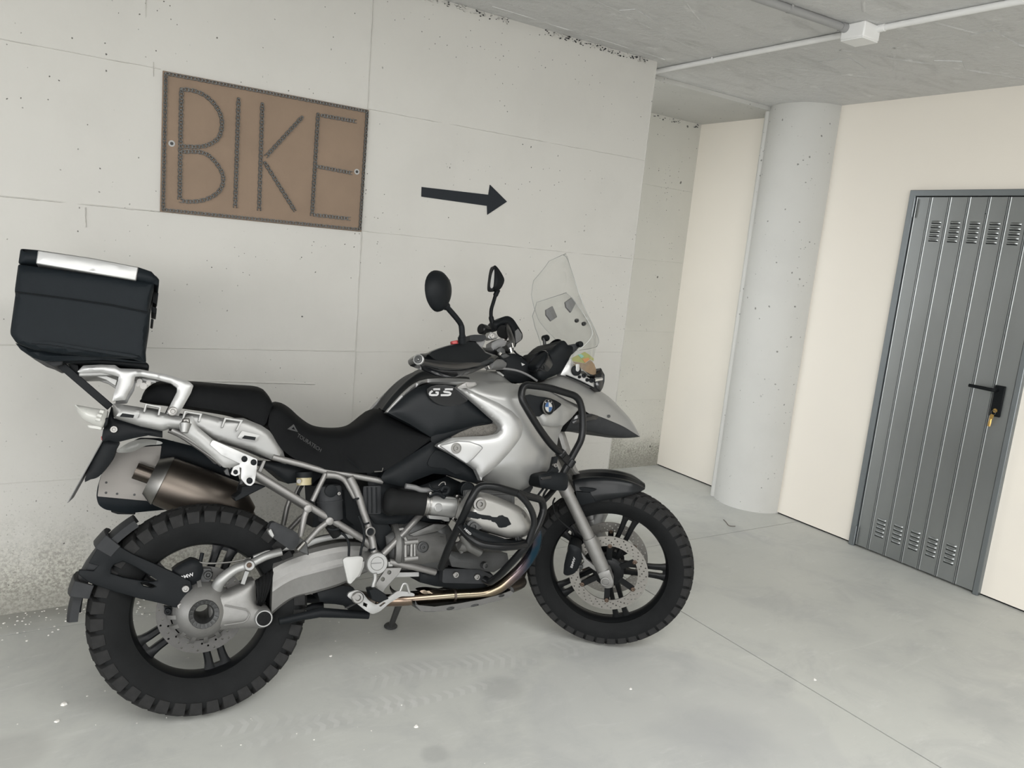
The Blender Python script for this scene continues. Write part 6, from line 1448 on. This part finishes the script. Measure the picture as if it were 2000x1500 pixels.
# left handguard and grip on the far side
g = G(); panel(g, smooth2(cB((640, 310), (720, 245), (820, 190), (920, 172), (1020, 225), (1100, 340), (1180, 470), (1208, 540), (1195, 630), (1120, 690), (1085, 720), (1060, 780), (1010, 700), (1010, 560), (960, 420), (880, 360), (780, 380), (690, 470)), 2), 0.30, 0.06, 0.012, 6, 5); lh = part(g, 'left_handguard', 'black')
g = G(); panel(g, cB((1060, 470), (1120, 420), (1195, 530), (1180, 640), (1080, 700)), 0.285, 0.01, 0.003, 4, 5); build(g, 'inner_face', 'grey', lh)
g = G(); cyl(g, U(cB((830, 480))[0], 0.25), U(cB((900, 500))[0], 0.32), 0.028, n=20); part(g, 'left_grip', 'rubber')
g = G(); panel(g, smooth2(cB((800, 400), (850, 355), (920, 380), (990, 480), (995, 560), (950, 640), (900, 640), (930, 560), (890, 450)), 2), 0.26, 0.03, 0.006, 4, 4); part(g, 'left_switch_cluster', 'steel')
g = G(); lathe(g, U(cB((435, 435))[0], 0.24), (-0.9, -0.4, 0.1), [(0.018, -0.03), (0.022, -0.02), (0.022, 0.012), (0.018, 0.016), (0.0001, 0.016)], 20); part(g, 'left_bar_end', 'bar')
# switchgear, master cylinder, clamps
g = G(); panel(g, arc_round(cB((178, 548), (270, 535), (480, 540), (500, 600), (470, 650), (300, 665), (178, 660)), 1.5), -0.27, 0.05, 0.006, 4, 5); part(g, 'front_brake_reservoir', 'greyplast', bevel=0.003)
g = G(); panel(g, cB((280, 665), (490, 650), (440, 760), (400, 800)), -0.255, 0.03); part(g, 'reservoir_bracket', 'grey', bevel=0.002)
for pts, l, th, m in ((((520, 590), (580, 480), (660, 500), (740, 570), (700, 620), (580, 635)), -0.10, 0.04, 'tail'), (((600, 700), (700, 640), (800, 600), (900, 680), (860, 760), (760, 790), (640, 860), (590, 780)), -0.12, 0.05, 'grey'),
                      (((690, 840), (780, 770), (860, 820), (880, 900), (760, 930)), -0.14, 0.05, 'castdark'), (((900, 740), (1000, 650), (1030, 720), (1040, 860), (960, 890)), -0.05, 0.05, 'castdark'),
                      (((740, 930), (880, 900), (960, 950), (860, 1000), (760, 990)), -0.12, 0.08, 'castdark')):
    g = G(); panel(g, cB(*pts), l, th, 0.004, 3, 5); part(g, 'switch_housing', m, bevel=0.0015)
g = G(); lathe(g, U(cB((615, 565))[0], -0.105), (0, -1, 0), [(0.010, 0), (0.010, 0.004), (0.006, 0.005), (0.0001, 0.003)], 14); part(g, 'clamp_bolt', 'steel')
g = G(); cyl(g, U(cB((540, 1120))[0], -0.20), U(cB((800, 1110))[0], -0.10), 0.019, n=18); part(g, 'throttle_housing', 'grey')
for a_, b_, r, l, m in (((440, 1120), (500, 1165), 0.005, -0.22, 'steel'), ((520, 1130), (560, 1200), 0.006, -0.22, 'steel'), ((700, 1060), (740, 1030), 0.004, -0.15, 'steel'), ((500, 1230), (680, 1240), 0.004, -0.2, 'steel'), ((960, 790), (985, 880), 0.006, -0.08, 'chrome'), ((1000, 700), (1020, 790), 0.006, -0.08, 'steel'), ((750, 930), (780, 890), 0.005, -0.15, 'chrome')):
    g = G(); cyl(g, U(cB(a_)[0], l), U(cB(b_)[0], l), r, n=9); part(g, 'lever_part', m)
g = G(); panel(g, cB((760, 1000), (900, 905), (1050, 905), (1150, 965), (1350, 1120), (1500, 1250), (1470, 1400), (1150, 1485), (850, 1430), (770, 1300), (880, 1180)), -0.06, 0.15, 0.008, 5, 6); part(g, 'fork_bridge', 'black')
g = G(); panel(g, cB((700, 1250), (760, 1260), (850, 1330), (800, 1400), (770, 1370)), -0.075, 0.01); part(g, 'bridge_tab', 'white', bevel=0.001)
g = G(); panel(g, cB((1180, 1085), (1255, 1120), (1200, 1145)), -0.072, 0.005); part(g, 'bridge_tab', 'bright')
fr_tube('brake_line', cB((580, 1225), (700, 1205), (850, 1200), (1100, 1240), (1300, 1320), (1490, 1440)), 0.0045, -0.11, 'grey', False, sub=6)
fr_tube('control_cable', cB((1040, 850), (1080, 900), (1150, 950), (1270, 1010), (1350, 1100)), 0.0035, 0.02, 'black', False, sub=6)
fr_tube('control_cable', cB((900, 920), (1000, 940), (1100, 1000), (1250, 1080), (1400, 1180)), 0.0040, -0.06, 'black', False, sub=6)
fr_tube('control_cable', cB((650, 830), (720, 900), (800, 1000), (900, 1060)), 0.0040, -0.12, 'black', False, sub=6)
g = G(); panel(g, c4((330, 745), (380, 735), (382, 765), (335, 770)), -0.33, 0.02); part(g, 'red_switch', 'red', bevel=0.003)
# mirrors
def mirror_head(name, c, nrm, upv, w, h, depth, m, label):
    nrm = Vector(nrm).normalized(); upv = Vector(upv); upv = (upv - nrm * upv.dot(nrm)).normalized(); sv = nrm.cross(upv); g = G(); rows = []; nn = 28
    for t, k in ((0, 0.0), (0.0, 0.94), (0.06, 1.0), (0.3, 0.97), (0.6, 0.80), (0.85, 0.5), (0.97, 0.2), (1, 0.0)):
        r = []
        for i in range(nn + 1):
            a = 2 * PI * i / nn; egg = 1 + 0.16 * math.sin(a)
            r.append(c + sv * (math.cos(a) * w * k * (1 + 0.10 * math.sin(a))) + upv * (math.sin(a) * h * k) + nrm * (depth * t))
        rows.append(r)
    grid(g, rows); o = part(g, name, m, label=label)
    g = G(); lathe(g, c - nrm * 0.0015, -nrm, [(0.9, 0), (0.88, 0.001), (0.0001, 0.001)], 28)
    g.v = [c + sv * ((v - c).dot(sv) * w) + upv * ((v - c).dot(upv) * h) + nrm * (v - c).dot(nrm) for v in g.v]
    build(g, 'mirror_glass', 'chrome', o); return o
mc = U(c4((208, 355))[0], -0.385)
mirror_head('right_mirror', mc, (0.5, -0.86, -0.05), (-0.08, 0, 1), 0.058, 0.0655, 0.042, 'black', 'black rear-view mirror nearer the viewer')
g = G(); tube(g, spline([U(p, l) for p, l in zip(c4((275, 460), (310, 500), (370, 570), (402, 620), (410, 680), (412, 760)), (-0.375, -0.37, -0.36, -0.35, -0.345, -0.33))], 5), [0.013] * 4 + [0.009] * 12 + [0.010] * 6 + [0.013] * 4, 12); part(g, 'mirror_stem', 'black')
g = G(); cyl(g, U(c4((408, 715))[0], -0.34), U(c4((411, 755))[0], -0.335), 0.0135, n=16); part(g, 'mirror_nut', 'black')
mo = smooth2(c4((668, 152), (700, 185), (730, 235), (741, 270), (728, 310), (705, 342), (670, 350), (640, 348), (632, 320), (640, 240), (652, 175)), 2)
g = G(); panel(g, mo, 0.30, 0.035, 0.022, 9, 4); lm = part(g, 'left_mirror', 'black', label='black rear-view mirror farther from the viewer')
g = G(); panel(g, smooth2(c4((664, 158), (668, 180), (662, 250), (655, 348), (640, 349), (627, 335), (625, 300), (640, 220), (652, 170)), 2), 0.285, 0.02, 0.004, 3, 4); build(g, 'mirror_rim', 'black', lm)
g = G(); panel(g, smooth2(c4((660, 185), (661, 240), (654, 320), (636, 330), (632, 300), (643, 230)), 2), 0.277, 0.003); build(g, 'mirror_glass', 'white', lm)
g = G(); tube(g, spline([U(p, 0.32) for p in c4((690, 345), (672, 385), (655, 440), (638, 500), (637, 560), (650, 610), (660, 660))], 5), [0.011] * 6 + [0.008] * 14 + [0.011] * 11, 12); part(g, 'mirror_stem', 'black')

# ---------------- instruments, headlight, screen
g = G(); panel(g, arc_round(cC((145, 790), (300, 590), (430, 468), (490, 468), (620, 340), (740, 262), (800, 290), (850, 372), (950, 385), (960, 500), (880, 640), (700, 930), (610, 985), (300, 1110), (200, 1050), (180, 880)), 3), -0.12, 0.20, 0.015, 6, 5); ins = part(g, 'instrument_cluster', 'black')
for a_, b_, r, l in (((290, 640), (200, 800), 0.05, -0.10), ((610, 360), (520, 500), 0.042, 0.02)):
    g = G(); p, q = U(cC((a_[0] , a_[1]))[0], l), U(cC(b_)[0], l); c = (p + q) / 2; d = (q - p).normalized(); nn = Vector((-0.80, -0.20, 0.55)).normalized()
    lathe(g, c, nn, [(r * 0.9, -0.03), (r, -0.005), (r, 0.006), (r * 0.93, 0.009), (r * 0.90, 0.002), (0.0001, 0.002)], 30); dl = build(g, 'dial', 'gloss', ins)
g = G(); panel(g, cC((860, 370), (960, 340), (1080, 330), (1120, 370), (1000, 500), (940, 560), (950, 400)), -0.10, 0.04, 0.006, 4, 5); part(g, 'screen_bracket', 'greyplast')
g = G(); lathe(g, U(cC((1110, 345))[0], -0.115), (0, -1, 0), [(0.011, -0.02), (0.012, 0.0), (0.010, 0.006), (0.0001, 0.007)], 18); part(g, 'screen_knob', 'black')
g = G(); tube(g, [U(p, 0.05) for p in c4((1050, 720), (1055, 770), (1068, 812))], 0.007, 8); part(g, 'screen_stay', 'castdark')
g = G(); lathe(g, U(c4((1073, 720))[0], 0.045), (0.3, -0.95, 0), [(0.012, -0.02), (0.0135, 0.0), (0.011, 0.005), (0.006, 0.004), (0.0001, 0.001)], 18); part(g, 'screen_knob', 'black')
g = G(); tube(g, [U(p, 0.05) for p in cB((1380, 990), (1400, 930), (1450, 950), (1500, 1010))], 0.006, 8); part(g, 'white_clip', 'white')
g = G(); panel(g, arc_round(cC((690, 990), (880, 655), (925, 640), (1000, 880), (1120, 960), (1390, 1105), (1392, 1250), (1100, 1120), (820, 1010)), 2), -0.125, 0.03, 0.006, 5, 5); hl_ = part(g, 'headlight_bracket', 'bright', label='silver headlight side plate')
g = G(); lathe(g, U(cC((1020, 900))[0], -0.134), (0, -1, 0), [(0.0195, -0.01), (0.0195, 0.005), (0.016, 0.007), (0.0001, 0.007)], 22); build(g, 'adjuster', 'black', hl_)
g = G(); panel(g, arc_round(cC((1020, 760), (1090, 760), (1095, 880), (1060, 925), (1015, 900)), 2), -0.144, 0.006, 0.002, 3, 4); build(g, 'adjuster_wing', 'bright', hl_)
for p, r in zip(cC((1185, 1005), (1252, 1095), (1338, 1105), (1090, 1030)), (0.008, 0.007, 0.009, 0.006)):
    g = G(); bolt(g, U(p, -0.131), r, 0.004); build(g, 'bolt', 'black', hl_)
g = G(); tube(g, [U(p, -0.132) for p in cC((810, 1000), (1100, 1120), (1390, 1262))], 0.003, 6); build(g, 'rubber_seal', 'black', hl_)
g = G(); panel(g, arc_round(cC((1390, 990), (1480, 960), (1530, 830), (1590, 940), (1618, 985), (1615, 1130), (1580, 1260), (1520, 1355), (1392, 1262)), 3), -0.125, 0.25, 0.02, 8, 5); hd = part(g, 'headlight', 'gloss', label='black headlight shell seen from behind')
g = G(); cyl(g, U(cC((1400, 1095))[0], -0.14), U(cC((1560, 1070))[0], -0.14), 0.0085, 0.007, 14); build(g, 'adjuster_pin', 'chrome', hd)
for k, (pts, m) in enumerate(((((910, 640), (1000, 600), (1200, 505), (1290, 560), (1385, 640), (1390, 690), (1310, 660), (1200, 745), (1060, 720), (900, 690)), 'stk_green'), (((1060, 560), (1130, 555), (1190, 600), (1130, 640)), 'stk_teal'), (((1150, 660), (1280, 625), (1305, 670), (1210, 735)), 'stk_orange'),
                              (((890, 700), (1060, 725), (1210, 750), (1320, 670), (1400, 760), (1440, 880), (1430, 990), (1330, 975), (1150, 880), (960, 790)), 'stk_brown'))):
    g = G(); panel(g, cC(*pts), -0.112 - (0.002 if k in (1, 2) else 0), 0.0015)
    if k == 0: st = part(g, 'screen_sticker', m, label='yellow green and orange sticker behind the screen')
    else: build(g, 'sticker_field', m, st)
SCR = {}
def on_screen(p, name):
    best = min(((U(p, l) - v).length + 0.0004 * i, l) for i, l in enumerate([-0.17 + 0.01 * k for k in range(28)]) for v in SCR[name])
    return best[1] + 0.004
def screen(near, half, sag, dz, n, name, bowf, label):
    A = resamp(near, n); rows = []
    for i in range(n):
        t = i / (n - 1); hw = interp(half, t); a = U(A[i], -half[0] if isinstance(half, list) else -half); sg = interp(sag, t); dd = interp(dz, t); r = []
        a = U(A[i], -hw)
        for k in range(17):
            s = -1 + 2 * k / 16; c = 1 - abs(s) ** bowf
            r.append(Vector((a.x + sg * c, hw * s, a.z + dd * c)))
        rows.append(r)
    g = G(); grid(g, rows); g0v = list(g.v); o = part(g, name, 'clear', sharp=60, label=label)
    edge = [r[0] for r in rows] + rows[-1] + [r[-1] for r in reversed(rows)] + list(reversed(rows[0])); E = []
    for p in edge:
        if not E or (p - E[-1]).length > 0.004: E.append(p)
    if (E[0] - E[-1]).length < 0.004: E.pop()
    g = G(); tube(g, E, 0.0014, 6, closed=True); build(g, 'polished_edge', 'edge', o); SCR[name] = g0v; return o
M['edge'] = mat('acrylic_edge', (0.30, 0.31, 0.295), 0.25, 0, 0.05)
screen(c4((1466, 778), (1480, 742), (1444, 645), (1402, 560), (1372, 500), (1330, 385), (1290, 270), (1255, 165), (1232, 100), (1215, 78), (1202, 72)), [0.12, 0.155, 0.175, 0.186, 0.186, 0.18, 0.155, 0.06], [0.035, 0.045, 0.05, 0.05, 0.045, 0.035], [0.0, 0.005, 0.01, 0.012, 0.014, 0.018], 30, 'upper_windscreen', 2.2, 'clear raised windscreen extension')
screen(c4((1262, 905), (1280, 850), (1368, 776), (1424, 705), (1416, 630), (1338, 500), (1275, 415), (1240, 384), (1218, 366)), [0.15, 0.19, 0.208, 0.21, 0.20, 0.18, 0.12], [0.17, 0.14, 0.10, 0.075, 0.06, 0.045], [-0.07, -0.05, -0.02, 0.0, 0.01, 0.015], 30, 'windscreen', 2.2, 'clear main windscreen')
for pts in (((1066, 500), (1118, 470), (1156, 555), (1120, 580), (1106, 590), (1068, 540)), ((1218, 440), (1272, 400), (1300, 450), (1262, 522), (1225, 480))):
    q = c4(*pts); l = on_screen((sum(p[0] for p in q) / len(q), sum(p[1] for p in q) / len(q)), 'windscreen')
    g = G(); panel(g, q, l, 0.012, 0.002, 3, 5); part(g, 'screen_slider', 'grey', bevel=0.002)
for p in c4((1305, 585), (1360, 610)):
    g = G(); bolt(g, U(p, on_screen(p, 'windscreen')), 0.008, 0.008); part(g, 'screen_screw', 'castdark')
